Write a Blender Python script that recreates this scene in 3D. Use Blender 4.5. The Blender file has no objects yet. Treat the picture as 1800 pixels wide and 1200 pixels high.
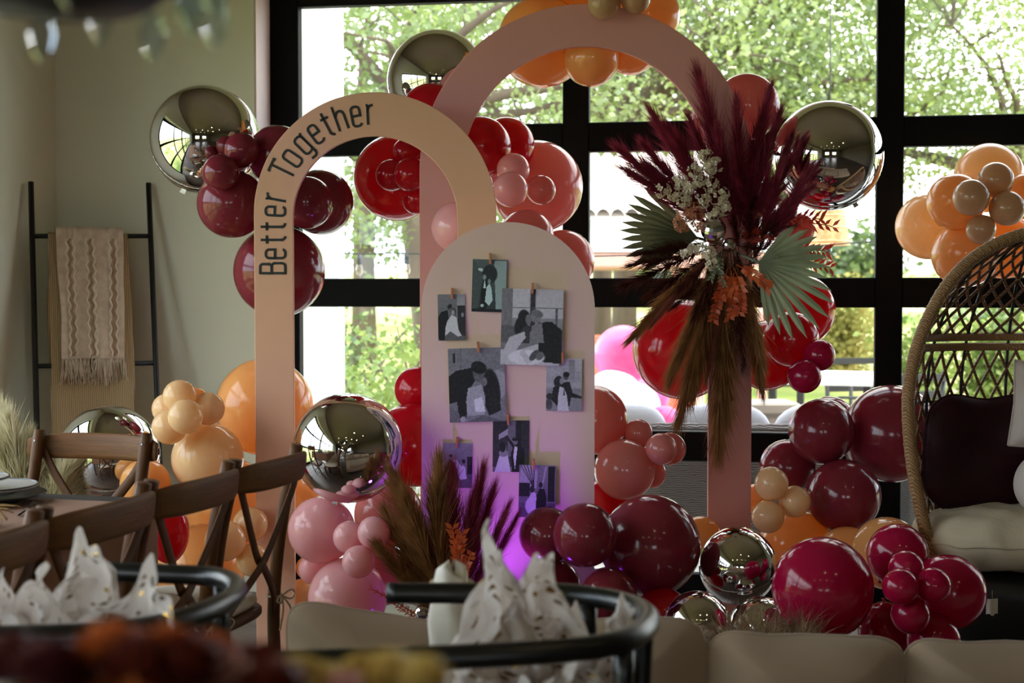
import bpy, bmesh, math, random
from mathutils import Vector, Matrix, noise
R = math.radians
random.seed(7)

# ------------------------------------------------------------------ camera, sky, sun, exposure
CAM_H = 1.28            # camera height above the floor
FPX = 2500.0            # focal length in pixels of the 1800 x 1200 frame (50 mm)
YAW = R(9.6)            # the camera is turned a little to the left of the window wall's normal
PITCH = R(1.95)         # and tilted slightly down
scene = bpy.context.scene
C = scene.collection
cam_data = bpy.data.cameras.new('camera')
cam_data.lens = 50; cam_data.sensor_width = 36
cam_data.clip_start = 0.05; cam_data.clip_end = 500
cam = bpy.data.objects.new('camera', cam_data)
cam.location = (0, 0, CAM_H)
cam.rotation_euler = (math.pi/2 - PITCH, 0, YAW)
cam_data.dof.use_dof = True
cam_data.dof.focus_distance = 4.55
cam_data.dof.aperture_fstop = 4.0
C.objects.link(cam)
scene.camera = cam

world = bpy.data.worlds.new('sky'); scene.world = world
world.use_nodes = True
wn = world.node_tree; wn.nodes.clear()
w_out = wn.nodes.new('ShaderNodeOutputWorld'); w_bg = wn.nodes.new('ShaderNodeBackground')
w_tc = wn.nodes.new('ShaderNodeTexCoord'); w_no = wn.nodes.new('ShaderNodeTexNoise')
w_cr = wn.nodes.new('ShaderNodeValToRGB')
w_no.inputs['Scale'].default_value = 1.6; w_no.inputs['Detail'].default_value = 4
w_cr.color_ramp.elements[0].position = 0.35; w_cr.color_ramp.elements[0].color = (0.66, 0.82, 1.0, 1)
w_cr.color_ramp.elements[1].position = 0.60; w_cr.color_ramp.elements[1].color = (1.0, 0.99, 0.97, 1)
wn.links.new(w_tc.outputs['Generated'], w_no.inputs['Vector'])
wn.links.new(w_no.outputs['Fac'], w_cr.inputs['Fac'])
wn.links.new(w_cr.outputs['Color'], w_bg.inputs['Color'])
wn.links.new(w_bg.outputs['Background'], w_out.inputs['Surface'])
w_bg.inputs['Strength'].default_value = 6.8

sun_data = bpy.data.lights.new('sun', 'SUN'); sun_data.energy = 3.0; sun_data.angle = R(3); sun_data.color = (1.0, 0.95, 0.86)
sun = bpy.data.objects.new('sun', sun_data); C.objects.link(sun)
sun.rotation_euler = Vector((0.42, -0.40, 0.82)).to_track_quat('Z', 'Y').to_euler()

scene.cycles.max_bounces = 9; scene.cycles.diffuse_bounces = 4; scene.cycles.glossy_bounces = 4
vs = scene.view_settings
vs.view_transform = 'Standard'; vs.look = 'None'; vs.gamma = 1.0; vs.use_curve_mapping = False
vs.exposure = 0.12

# ------------------------------------------------------------------ helpers
CY, SY, CP, SP = math.cos(YAW), math.sin(YAW), math.cos(PITCH), math.sin(PITCH)
def yf(x, d, z):
    """a place x to the right, d ahead of the camera, at height z"""
    return Vector((x*CY - d*SY, x*SY + d*CY, z))
def ph(px, py, d):
    """the place at distance d ahead that the photograph shows at pixel px, py"""
    a = (px-900)/FPX; v = -(py-600)/FPX
    Y = CP + v*SP; Z = v*CP - SP
    k = d/Y
    return yf(a*k, d, CAM_H + Z*k)
def zat(py, d): return ph(900, py, d).z
def lin(c):
    o = []
    for x in c[:3]:
        x = x/255.0
        o.append(x/12.92 if x <= 0.04045 else ((x+0.055)/1.055)**2.4)
    return (o[0], o[1], o[2], 1.0)

class MB:
    def __init__(s): s.v = []; s.f = []
    def add(s, vs_, fs_, m=None):
        o = len(s.v)
        for p in vs_:
            p = Vector(p); s.v.append(tuple(m @ p) if m is not None else tuple(p))
        for f in fs_: s.f.append(tuple(o+i for i in f))
        return s
    def box(s, c, d, rot=None, b=0.0, seg=1):
        m = Matrix.Translation(Vector(c))
        if rot is not None: m = m @ rot.to_4x4()
        if b <= 0:
            x, y, z = d[0]/2, d[1]/2, d[2]/2
            vv = [(-x,-y,-z),(x,-y,-z),(x,y,-z),(-x,y,-z),(-x,-y,z),(x,-y,z),(x,y,z),(-x,y,z)]
            ff = [(0,3,2,1),(4,5,6,7),(0,1,5,4),(1,2,6,5),(2,3,7,6),(3,0,4,7)]
            return s.add(vv, ff, m)
        bm = bmesh.new(); bmesh.ops.create_cube(bm, size=1.0)
        bmesh.ops.scale(bm, vec=Vector(d), verts=bm.verts)
        bmesh.ops.bevel(bm, geom=list(bm.edges), offset=b, segments=seg, profile=0.5, affect='EDGES')
        bm.verts.index_update()
        s.add([v.co.copy() for v in bm.verts], [tuple(v.index for v in f.verts) for f in bm.faces], m)
        bm.free(); return s
    def tube(s, pts, r, n=8, cap=True, flat=1.0, up=None, m=None):
        pts = [Vector(p) for p in pts]; k = len(pts)
        rr = r if isinstance(r, (list, tuple)) else [r]*k
        t0 = (pts[1]-pts[0]).normalized()
        ref = Vector(up) if up is not None else (Vector((0,0,1)) if abs(t0.z) < 0.9 else Vector((1,0,0)))
        a = t0.cross(ref).normalized()
        vv = []
        for i in range(k):
            t = (pts[min(i+1,k-1)]-pts[max(i-1,0)])
            t = t.normalized() if t.length > 1e-9 else t0
            if up is not None:
                aa = t.cross(ref)
                if aa.length > 1e-6: a = aa.normalized()
            else:
                a = (a - t*a.dot(t)); a = a.normalized() if a.length > 1e-6 else t.orthogonal().normalized()
            b = t.cross(a)
            for j in range(n):
                g = 2*math.pi*j/n
                vv.append(pts[i] + (a*math.cos(g) + b*math.sin(g)*flat)*rr[i])
        ff = []
        for i in range(k-1):
            for j in range(n):
                ff.append((i*n+j, i*n+(j+1)%n, (i+1)*n+(j+1)%n, (i+1)*n+j))
        if cap:
            ff.append(tuple(range(n-1,-1,-1))); ff.append(tuple((k-1)*n+j for j in range(n)))
        return s.add(vv, ff, m)
    def lathe(s, prof, n=24, m=None):
        vv = []; ff = []
        for (r, z) in prof:
            for j in range(n):
                g = 2*math.pi*j/n; vv.append((r*math.cos(g), r*math.sin(g), z))
        for i in range(len(prof)-1):
            for j in range(n):
                ff.append((i*n+j, i*n+(j+1)%n, (i+1)*n+(j+1)%n, (i+1)*n+j))
        return s.add(vv, ff, m)
    def grid(s, fn, nu, nv, m=None, closed_u=False):
        vv = [fn(i/nu, j/nv) for j in range(nv+1) for i in range(nu if closed_u else nu+1)]
        w = nu if closed_u else nu+1; ff = []
        for j in range(nv):
            for i in range(nu):
                a = j*w+i; b = j*w+(i+1)%w if closed_u else a+1
                ff.append((a, b, b+w, a+w))
        return s.add(vv, ff, m)
    def mesh(s, name, mat, smooth=True):
        me = bpy.data.meshes.new(name)
        me.from_pydata(s.v, [], s.f); me.update()
        if smooth and len(s.f) < 12000:
            bm = bmesh.new(); bm.from_mesh(me); bmesh.ops.recalc_face_normals(bm, faces=bm.faces); bm.to_mesh(me); bm.free()
        if smooth: me.polygons.foreach_set('use_smooth', [True]*len(me.polygons))
        if mat is not None: me.materials.append(mat)
        return me
    def build(s, name, mat, parent=None, smooth=True, auto=None):
        me = s.mesh(name, mat, smooth)
        if auto is not None and smooth:
            try: me.set_sharp_from_angle(angle=R(auto))
            except Exception: pass
        return link(name, me, parent)

def link(name, me, parent=None, loc=None, rot=None, scale=None):
    o = bpy.data.objects.new(name, me); C.objects.link(o)
    if parent is not None: o.parent = parent
    if loc is not None: o.location = loc
    if rot is not None: o.rotation_euler = rot
    if scale is not None: o.scale = scale if not isinstance(scale, (int, float)) else (scale,)*3
    return o
def tag(o, label=None, cat=None, group=None, kind=None):
    if label: o['label'] = label
    if cat: o['category'] = cat
    if group: o['group'] = group
    if kind: o['kind'] = kind
    return o
def thing(name, label, cat, loc=(0,0,0), rotz=0.0, group=None):
    o = bpy.data.objects.new(name, None); C.objects.link(o)
    o.empty_display_size = 0.05
    o.location = loc; o.rotation_euler = (0, 0, rotz)
    return tag(o, label, cat, group)
def struct(o): o['kind'] = 'structure'; return o
def copy_tree(o, parent=None):
    c = o.copy(); C.objects.link(c); c.parent = parent
    for ch in [x for x in bpy.data.objects if x.parent == o]: copy_tree(ch, c)
    return c
def look_m(p, d, roll=0.0):
    """matrix whose z axis is d, at p"""
    q = Vector(d).to_track_quat('Z', 'Y')
    return Matrix.Translation(Vector(p)) @ q.to_matrix().to_4x4() @ Matrix.Rotation(roll, 4, 'Z')
def bez(a, b, c, n=10):
    a, b, c = Vector(a), Vector(b), Vector(c)
    return [a*(1-t)**2 + b*2*t*(1-t) + c*t*t for t in [i/n for i in range(n+1)]]
def cat_rom(pts, n=6):
    P = [Vector(p) for p in pts]; o = []
    for i in range(len(P)-1):
        p0, p1, p2, p3 = P[max(i-1,0)], P[i], P[i+1], P[min(i+2,len(P)-1)]
        for k in range(n):
            t = k/n
            o.append(0.5*((2*p1)+(p2-p0)*t+(2*p0-5*p1+4*p2-p3)*t*t+(-p0+3*p1-3*p2+p3)*t**3))
    o.append(P[-1]); return o

# ------------------------------------------------------------------ materials
MATS = {}
def base_mat(name):
    m = bpy.data.materials.new(name); m.use_nodes = True
    nt = m.node_tree; nt.nodes.clear()
    out = nt.nodes.new('ShaderNodeOutputMaterial')
    return m, nt, out
def pm(name, col, rough=0.6, metal=0.0, var=0.06, scale=12.0, bump=0.0, bscale=None, spec=0.5, sheen=0.0, stretch=None):
    """principled material whose colour wanders a little with noise, with optional fine relief"""
    m, nt, out = base_mat(name)
    b = nt.nodes.new('ShaderNodeBsdfPrincipled')
    tc = nt.nodes.new('ShaderNodeTexCoord'); mp = nt.nodes.new('ShaderNodeMapping')
    if stretch: mp.inputs['Scale'].default_value = stretch
    no = nt.nodes.new('ShaderNodeTexNoise'); no.inputs['Scale'].default_value = scale; no.inputs['Detail'].default_value = 5
    mx = nt.nodes.new('ShaderNodeMix'); mx.data_type = 'RGBA'
    c = lin(col)
    mx.inputs[6].default_value = tuple(max(0, x*(1-var*2)) for x in c[:3]) + (1,)
    mx.inputs[7].default_value = tuple(min(1, x*(1+var*2)) for x in c[:3]) + (1,)
    nt.links.new(tc.outputs['Object'], mp.inputs['Vector']); nt.links.new(mp.outputs['Vector'], no.inputs['Vector'])
    nt.links.new(no.outputs['Fac'], mx.inputs[0]); nt.links.new(mx.outputs[2], b.inputs['Base Color'])
    b.inputs['Roughness'].default_value = rough; b.inputs['Metallic'].default_value = metal
    b.inputs['Specular IOR Level'].default_value = spec
    if sheen: b.inputs['Sheen Weight'].default_value = sheen
    if bump:
        n2 = nt.nodes.new('ShaderNodeTexNoise'); n2.inputs['Scale'].default_value = bscale or scale*6; n2.inputs['Detail'].default_value = 3
        bp = nt.nodes.new('ShaderNodeBump'); bp.inputs['Strength'].default_value = bump; bp.inputs['Distance'].default_value = 0.01
        nt.links.new(mp.outputs['Vector'], n2.inputs['Vector']); nt.links.new(n2.outputs['Fac'], bp.inputs['Height'])
        nt.links.new(bp.outputs['Normal'], b.inputs['Normal'])
    nt.links.new(b.outputs['BSDF'], out.inputs['Surface'])
    MATS[name] = m; return m
def schlick(nt, f0):
    """mirror share of a thin skin or pane, the same from both sides"""
    ge = nt.nodes.new('ShaderNodeNewGeometry'); dt = nt.nodes.new('ShaderNodeVectorMath'); dt.operation = 'DOT_PRODUCT'
    nt.links.new(ge.outputs['Incoming'], dt.inputs[0]); nt.links.new(ge.outputs['Normal'], dt.inputs[1])
    def mth(op, a, b):
        n = nt.nodes.new('ShaderNodeMath'); n.operation = op
        for i, x in enumerate((a, b)):
            if x is None: continue
            if isinstance(x, (int, float)): n.inputs[i].default_value = x
            else: nt.links.new(x, n.inputs[i])
        return n.outputs[0]
    ab = mth('ABSOLUTE', dt.outputs['Value'], None)
    pw = mth('POWER', mth('SUBTRACT', 1.0, ab), 5.0)
    return mth('ADD', mth('MULTIPLY', pw, 1-f0), f0)
def latex(name, col, trans=0.45, tcol=None, rough=0.13):
    """balloon latex: glossy skin that lets some light through"""
    m, nt, out = base_mat(name)
    d = nt.nodes.new('ShaderNodeBsdfDiffuse'); t = nt.nodes.new('ShaderNodeBsdfTranslucent')
    g = nt.nodes.new('ShaderNodeBsdfGlossy'); g.inputs['Roughness'].default_value = rough
    lw = schlick(nt, 0.04)
    no = nt.nodes.new('ShaderNodeTexNoise'); no.inputs['Scale'].default_value = 6
    mx = nt.nodes.new('ShaderNodeMix'); mx.data_type = 'RGBA'
    c = lin(col); mx.inputs[6].default_value = tuple(x*0.92 for x in c[:3])+(1,); mx.inputs[7].default_value = tuple(min(1,x*1.08) for x in c[:3])+(1,)
    nt.links.new(no.outputs['Fac'], mx.inputs[0]); nt.links.new(mx.outputs[2], d.inputs['Color'])
    tc_ = lin(tcol or col); t.inputs['Color'].default_value = tc_
    m1 = nt.nodes.new('ShaderNodeMixShader'); m1.inputs[0].default_value = trans
    m2 = nt.nodes.new('ShaderNodeMixShader')
    nt.links.new(d.outputs[0], m1.inputs[1]); nt.links.new(t.outputs[0], m1.inputs[2])
    nt.links.new(lw, m2.inputs[0]); nt.links.new(m1.outputs[0], m2.inputs[1]); nt.links.new(g.outputs[0], m2.inputs[2])
    nt.links.new(m2.outputs[0], out.inputs['Surface'])
    MATS[name] = m; return m
def leafy(name, col, col2, trans=0.5, rough=0.5, scale=0.8, gloss=0.05):
    """leaf or petal: two tones, part of the light goes through"""
    m, nt, out = base_mat(name)
    d = nt.nodes.new('ShaderNodeBsdfDiffuse'); t = nt.nodes.new('ShaderNodeBsdfTranslucent')
    no = nt.nodes.new('ShaderNodeTexNoise'); no.inputs['Scale'].default_value = scale; no.inputs['Detail'].default_value = 6
    tc = nt.nodes.new('ShaderNodeTexCoord'); nt.links.new(tc.outputs['Object'], no.inputs['Vector'])
    cr = nt.nodes.new('ShaderNodeValToRGB'); cr.color_ramp.elements[0].position = 0.38; cr.color_ramp.elements[1].position = 0.62
    cr.color_ramp.elements[0].color = lin(col); cr.color_ramp.elements[1].color = lin(col2)
    nt.links.new(no.outputs['Fac'], cr.inputs['Fac'])
    nt.links.new(cr.outputs[0], d.inputs['Color']); nt.links.new(cr.outputs[0], t.inputs['Color'])
    m1 = nt.nodes.new('ShaderNodeMixShader'); m1.inputs[0].default_value = trans
    nt.links.new(d.outputs[0], m1.inputs[1]); nt.links.new(t.outputs[0], m1.inputs[2])
    if gloss:
        g = nt.nodes.new('ShaderNodeBsdfGlossy'); g.inputs['Roughness'].default_value = rough
        m2 = nt.nodes.new('ShaderNodeMixShader'); m2.inputs[0].default_value = gloss
        nt.links.new(m1.outputs[0], m2.inputs[1]); nt.links.new(g.outputs[0], m2.inputs[2]); nt.links.new(m2.outputs[0], out.inputs['Surface'])
    else: nt.links.new(m1.outputs[0], out.inputs['Surface'])
    MATS[name] = m; return m
def glass_mat(name, tint=(1,1,1,1), gl=0.06):
    m, nt, out = base_mat(name)
    t = nt.nodes.new('ShaderNodeBsdfTransparent'); t.inputs['Color'].default_value = tint
    g = nt.nodes.new('ShaderNodeBsdfGlossy'); g.inputs['Roughness'].default_value = 0.01
    f = schlick(nt, 0.02 if gl < 0.1 else 0.05)
    mx = nt.nodes.new('ShaderNodeMixShader')
    nt.links.new(f, mx.inputs[0]); nt.links.new(t.outputs[0], mx.inputs[1]); nt.links.new(g.outputs[0], mx.inputs[2])
    nt.links.new(mx.outputs[0], out.inputs['Surface']); MATS[name] = m; return m
def emit_mat(name, col, strength):
    m, nt, out = base_mat(name)
    e = nt.nodes.new('ShaderNodeEmission'); e.inputs['Color'].default_value = col; e.inputs['Strength'].default_value = strength
    nt.links.new(e.outputs[0], out.inputs['Surface']); MATS[name] = m; return m
def stripe_mat(name, c1, c2, rough, axis_scale, kind='WAVE', wscale=30.0, dist=3.0, bump=0.2, direction='X', detail=2.0):
    """wood grain, wicker or ribbed cloth: stripes of two tones with relief"""
    m, nt, out = base_mat(name)
    b = nt.nodes.new('ShaderNodeBsdfPrincipled'); b.inputs['Roughness'].default_value = rough
    tc = nt.nodes.new('ShaderNodeTexCoord'); mp = nt.nodes.new('ShaderNodeMapping'); mp.inputs['Scale'].default_value = axis_scale
    wv = nt.nodes.new('ShaderNodeTexWave'); wv.inputs['Scale'].default_value = wscale; wv.inputs['Distortion'].default_value = dist
    wv.inputs['Detail'].default_value = detail; wv.bands_direction = direction
    cr = nt.nodes.new('ShaderNodeValToRGB'); cr.color_ramp.elements[0].color = lin(c1); cr.color_ramp.elements[1].color = lin(c2)
    bp = nt.nodes.new('ShaderNodeBump'); bp.inputs['Strength'].default_value = bump; bp.inputs['Distance'].default_value = 0.004
    nt.links.new(tc.outputs['Object'], mp.inputs['Vector']); nt.links.new(mp.outputs[0], wv.inputs['Vector'])
    nt.links.new(wv.outputs['Fac'], cr.inputs['Fac']); nt.links.new(cr.outputs[0], b.inputs['Base Color'])
    nt.links.new(wv.outputs['Fac'], bp.inputs['Height']); nt.links.new(bp.outputs[0], b.inputs['Normal'])
    nt.links.new(b.outputs[0], out.inputs['Surface']); MATS[name] = m; return m

pm('wall_paint', (224, 226, 206), 0.85, var=0.015, scale=3, bump=0.03, bscale=220)
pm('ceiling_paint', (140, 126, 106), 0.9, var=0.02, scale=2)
pm('reveal_paint', (226, 208, 204), 0.8, var=0.02, scale=4)
pm('black_frame', (9, 9, 9), 0.6, var=0.1, scale=20, spec=0.12)
pm('black_metal', (14, 14, 14), 0.5, var=0.1, scale=20)
glass_mat('window_glass', (0.96, 0.97, 0.96, 1))
pm('white_post', (236, 238, 244), 0.7, var=0.02)
pm('tan_board', (218, 168, 138), 0.7, var=0.025, scale=5, bump=0.02, bscale=90)
pm('pink_board', (212, 152, 148), 0.7, var=0.02, scale=5)
pm('pale_board', (226, 196, 174), 0.75, var=0.015, scale=5)
pm('letter_black', (18, 22, 18), 0.5, var=0.05)
latex('latex_burgundy', (142, 48, 62), 0.34, (138, 28, 40))
latex('latex_red', (196, 20, 42), 0.48, (225, 12, 30))
latex('latex_fuchsia', (176, 16, 64), 0.36, (190, 8, 38))
latex('latex_coral', (218, 142, 136), 0.44, (226, 124, 112))
latex('latex_pink', (250, 194, 198), 0.42, (246, 172, 172))
latex('latex_peach', (252, 216, 166), 0.40, (252, 206, 142))
latex('latex_orange', (246, 190, 118), 0.46, (250, 178, 84))
latex('latex_taupe', (206, 172, 136), 0.40, (214, 168, 110))
latex('latex_hot_pink', (250, 130, 190), 0.4, (250, 110, 180))
latex('latex_white', (250, 246, 246), 0.4)
pm('chrome_foil', (222, 220, 220), 0.035, metal=1.0, var=0.01, scale=3)
pm('foil_seam', (200, 196, 190), 0.25, metal=1.0, var=0.05, scale=60, bump=0.3, bscale=200)
# ------------------------------------------------------------------ the room
DWIN = 6.10
YW = DWIN*CY                       # plane of the glazed door
YI = YW - 0.225                    # inner face of the window wall
XL = -2.99                         # left wall
XR, YB, ZC = 6.2, -7.5, 3.35
def xw(px, y=YW): return y*math.tan(math.atan((px-900)/FPX) - YAW)

floor_mat, nt, out = base_mat('floor_tile')
b_ = nt.nodes.new('ShaderNodeBsdfPrincipled'); b_.inputs['Roughness'].default_value = 0.35
tc_ = nt.nodes.new('ShaderNodeTexCoord'); mp_ = nt.nodes.new('ShaderNodeMapping'); mp_.inputs['Rotation'].default_value = (0, 0, R(45)); mp_.inputs['Scale'].default_value = (3, 3, 3)
ck_ = nt.nodes.new('ShaderNodeTexBrick'); ck_.offset = 0; ck_.inputs['Color1'].default_value = lin((84, 70, 60)); ck_.inputs['Color2'].default_value = lin((64, 54, 46)); ck_.inputs['Mortar'].default_value = lin((50, 42, 38))
ck_.inputs['Scale'].default_value = 1.0; ck_.inputs['Brick Width'].default_value = 1.0; ck_.inputs['Row Height'].default_value = 1.0
nt.links.new(tc_.outputs['Object'], mp_.inputs[0]); nt.links.new(mp_.outputs[0], ck_.inputs[0]); nt.links.new(ck_.outputs[0], b_.inputs['Base Color']); nt.links.new(b_.outputs[0], out.inputs[0])

def wall_box(name, x0, x1, y0, y1, z0, z1, mat, parent=None):
    o = MB().box(((x0+x1)/2, (y0+y1)/2, (z0+z1)/2), (x1-x0, y1-y0, z1-z0)).build(name, MATS.get(mat, None) or mat, parent, smooth=False)
    if parent is None: struct(o)
    return o
wall_box('floor', XL-0.3, XR+0.3, YB-0.3, YW+0.10, -0.12, 0.0, floor_mat)
ceil = wall_box('ceiling', XL-0.3, XR+0.3, YB-0.3, YW+0.25, ZC, ZC+0.25, 'ceiling_paint')
WX0, WX1, WZT = xw(480), xw(480)+5.46, 2.575
wb = MB()
for (x0, x1, z0, z1) in ((XL-0.3, WX0, 0, ZC), (WX1, XR+0.3, 0, ZC), (WX0, WX1, WZT, ZC)):
    wb.box(((x0+x1)/2, (YI+YW+0.12)/2, (z0+z1)/2), (x1-x0, YW+0.12-YI, z1-z0))
wall_back = struct(wb.build('wall_back', MATS['wall_paint'], smooth=False))
# narrow pink-white casing on the jamb and head of the opening
cs = MB()
cs.box((WX0+0.004, (YI+YW)/2-0.02, WZT/2), (0.008, YW-YI-0.05, WZT)); cs.box(((WX0+WX1)/2, (YI+YW)/2-0.02, WZT-0.004), (WX1-WX0-0.02, YW-YI-0.05, 0.008))
struct(cs.build('trim_1', MATS['reveal_paint'], smooth=False))
# left wall: solid near the corner, glazed bays further back
LY1 = 4.6; LBAY = 2.5; NB = 3
wl = MB()
wl.box((XL-0.15, (LY1+YI)/2, ZC/2), (0.3, YI-LY1, ZC))
wl.box((XL-0.15, (YB-0.3+LY1)/2, (2.50+ZC)/2), (0.3, LY1-YB+0.3, ZC-2.50))
wl.box((XL-0.15, (YB-0.3+LY1-NB*LBAY)/2, 1.25), (0.3, LY1-NB*LBAY-YB+0.3, 2.50))
struct(wl.build('wall_left', MATS['wall_paint'], smooth=False))
pm('dark_wall_paint', (116, 102, 86), 0.85, var=0.03, scale=2)
wall_box('wall_right', XR, XR+0.3, YB-0.3, YI, 0, ZC, 'dark_wall_paint')
wf = MB()
holes = [(-1.6, 0.2), (1.6, 3.4)]
xs = [XL, -1.6, 0.2, 1.6, 3.4, XR]
for i in range(0, 5):
    x0, x1 = xs[i], xs[i+1]
    if (x0, x1) in holes:
        wf.box(((x0+x1)/2, YB-0.15, 0.45), (x1-x0, 0.3, 0.9)); wf.box(((x0+x1)/2, YB-0.15, (2.3+ZC)/2), (x1-x0, 0.3, ZC-2.3))
    else: wf.box(((x0+x1)/2, YB-0.15, ZC/2), (x1-x0, 0.3, ZC))
struct(wf.build('wall_front', MATS['dark_wall_paint'], smooth=False))

def glazed(name, origin, ux, stiles, rails, depth=0.06):
    """a black framed glazed door: stiles [(u0,u1)], rails [(z0,z1)] along unit vector ux"""
    e = bpy.data.objects.new(name, None); C.objects.link(e); e.location = origin; e.rotation_euler = (0, 0, math.atan2(ux[1], ux[0])); struct(e)
    z0, z1 = rails[0][0], rails[-1][1]
    for (a, b) in stiles:
        MB().box(((a+b)/2, 0, (z0+z1)/2), (b-a, depth, z1-z0), b=0.004).build('stile', MATS['black_frame'], e, smooth=False)
    for (c, d) in rails:
        for i in range(len(stiles)-1):
            a, b = stiles[i][1], stiles[i+1][0]
            MB().box(((a+b)/2, 0, (c+d)/2), (b-a+0.002, depth*0.9, d-c), b=0.004).build('rail', MATS['black_frame'], e, smooth=False)
    for i in range(len(stiles)-1):
        a, b = stiles[i][1], stiles[i+1][0]
        for j in range(len(rails)-1):
            c, d = rails[j][1], rails[j+1][0]
            MB().box(((a+b)/2, 0.01, (c+d)/2), (b-a+0.01, 0.004, d-c+0.01)).build('pane', MATS['window_glass'], e, smooth=False)
    return e
st = [(0.0, xw(530)-WX0), (xw(990)-WX0, xw(1036)-WX0), (xw(1537)-WX0, xw(1585)-WX0)]
pitch = st[2][0]-st[1][0]
st += [(st[2][0]+pitch, st[2][1]+pitch), (5.34, 5.46)]
rl = [(0.0, 0.10), (0.575, 0.70), (1.22, 1.343), (1.875, 1.998), (2.522, 2.575)]
glazed('window_1', (WX0, YW, 0), (1, 0), st, rl)
for i in range(NB):
    ya = LY1-(i+1)*LBAY
    glazed('window_%d' % (i+2), (XL-0.2, ya, 0), (0, 1), [(0, 0.09), (LBAY/2-0.03, LBAY/2+0.03), (LBAY-0.09, LBAY)], [(0, 0.1), (0.80, 0.88), (1.60, 1.68), (2.42, 2.50)])
for i, (a, b) in enumerate(holes):
    glazed('window_%d' % (i+5), (a, YB-0.15, 0.9), (1, 0), [(0, 0.06), ((b-a)/2-0.03, (b-a)/2+0.03), (b-a-0.06, b-a)], [(0, 0.06), (1.34, 1.4)])
# light portals in the window openings (they emit nothing, they only guide sky light)
def portal(name, loc, rot, sx, sy):
    l = bpy.data.lights.new(name, 'AREA'); l.shape = 'RECTANGLE'; l.size = sx; l.size_y = sy; l.cycles.is_portal = True
    o = bpy.data.objects.new(name, l); C.objects.link(o); o.location = loc; o.rotation_euler = rot
portal('portal_window', ((WX0+WX1)/2, YW+0.06, WZT/2), (R(-90), 0, 0), WX1-WX0, WZT)
portal('portal_side', (XL-0.25, LY1-NB*LBAY/2, 1.25), (0, R(-90), 0), 2.50, NB*LBAY)
# recessed ceiling lights
lens = emit_mat('lamp_glow', (1.0, 0.78, 0.5, 1), 90.0)
trim_m = pm('lamp_trim', (230, 226, 218), 0.4)
spots = [(-1.6, -1.2), (-0.2, -1.2), (1.2, -1.2), (2.6, -1.2), (-1.2, -4.6), (0.2, -4.6), (1.6, -4.6), (3.0, -4.6), (0.6, 1.2), (2.4, 1.2)]
ordn = ['first', 'second', 'third', 'fourth']; rown = {-1.2: 'row behind the camera', -4.6: 'row furthest back in the room', 1.2: 'pair nearest the window'}; seen = {}
for i, (x, y) in enumerate(spots):
    seen[y] = seen.get(y, 0)+1
    t = thing('ceiling_light', 'warm recessed ceiling light, %s from the left in the %s' % (ordn[seen[y]-1], rown[y]), 'ceiling light', (x, y, ZC), 0, 'recessed ceiling lights')
    MB().lathe([(0.045, -0.001), (0.048, -0.008), (0.075, -0.006), (0.078, 0.0)], 20).build('trim_ring', trim_m, t)
    MB().lathe([(0.0, -0.004), (0.046, -0.004)], 20).build('lens', lens, t)
# ------------------------------------------------------------------ outside
leafy('oak_leaf', (82, 104, 48), (130, 146, 80), 0.55, scale=0.9, gloss=0.08)
leafy('oak_leaf_pale', (104, 124, 60), (156, 168, 98), 0.55, scale=0.9, gloss=0.08)
leafy('shrub_leaf', (100, 124, 54), (152, 164, 86), 0.5, scale=1.4, gloss=0.05)
leafy('shrub_leaf_dark', (66, 88, 46), (108, 124, 70), 0.5, scale=1.2, gloss=0.05)
pm('bark', (84, 72, 60), 0.9, var=0.25, scale=9, bump=0.6, bscale=30, stretch=(1, 1, 0.2))
def ground_mat():
    m, nt, out = base_mat('meadow')
    b = nt.nodes.new('ShaderNodeBsdfDiffuse'); tc = nt.nodes.new('ShaderNodeTexCoord')
    n1 = nt.nodes.new('ShaderNodeTexNoise'); n1.inputs['Scale'].default_value = 0.35; n1.inputs['Detail'].default_value = 9
    cr = nt.nodes.new('ShaderNodeValToRGB'); e = cr.color_ramp.elements
    e[0].position = 0.36; e[0].color = lin((104, 124, 66)); e[1].position = 0.64; e[1].color = lin((206, 190, 150))
    k = e.new(0.5); k.color = lin((164, 168, 104))
    nt.links.new(tc.outputs['Object'], n1.inputs['Vector']); nt.links.new(n1.outputs['Fac'], cr.inputs[0]); nt.links.new(cr.outputs[0], b.inputs[0]); nt.links.new(b.outputs[0], out.inputs[0])
    return m
pm('patio_concrete', (206, 200, 190), 0.9, var=0.06, scale=2, bump=0.1, bscale=60)
def terrain(u, v):
    x = -70+150*u; y = -60+190*v
    d = y - 12
    z = -0.06 + (0.0 if d < 0 else 3.4*(1-math.exp(-d/45.0)))
    dl = -x - 9
    if dl > 0: z = max(z, -0.06 + 3.0*(1-math.exp(-dl/30.0)))
    z += 0.25*noise.noise(Vector((x*0.06, y*0.06, 1.3))) * min(1, max(0, (max(d, dl))/8))
    if d < 0 and dl < 0: z = -0.06
    return (x, y, z)
struct(MB().grid(terrain, 75, 95).build('ground', ground_mat()))
struct(MB().box(((WX0+WX1)/2+1, YW+0.10+2.7, -0.05), (16, 5.4, 0.09), b=0.01).build('patio_pavement', MATS['patio_concrete'], smooth=False))

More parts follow.
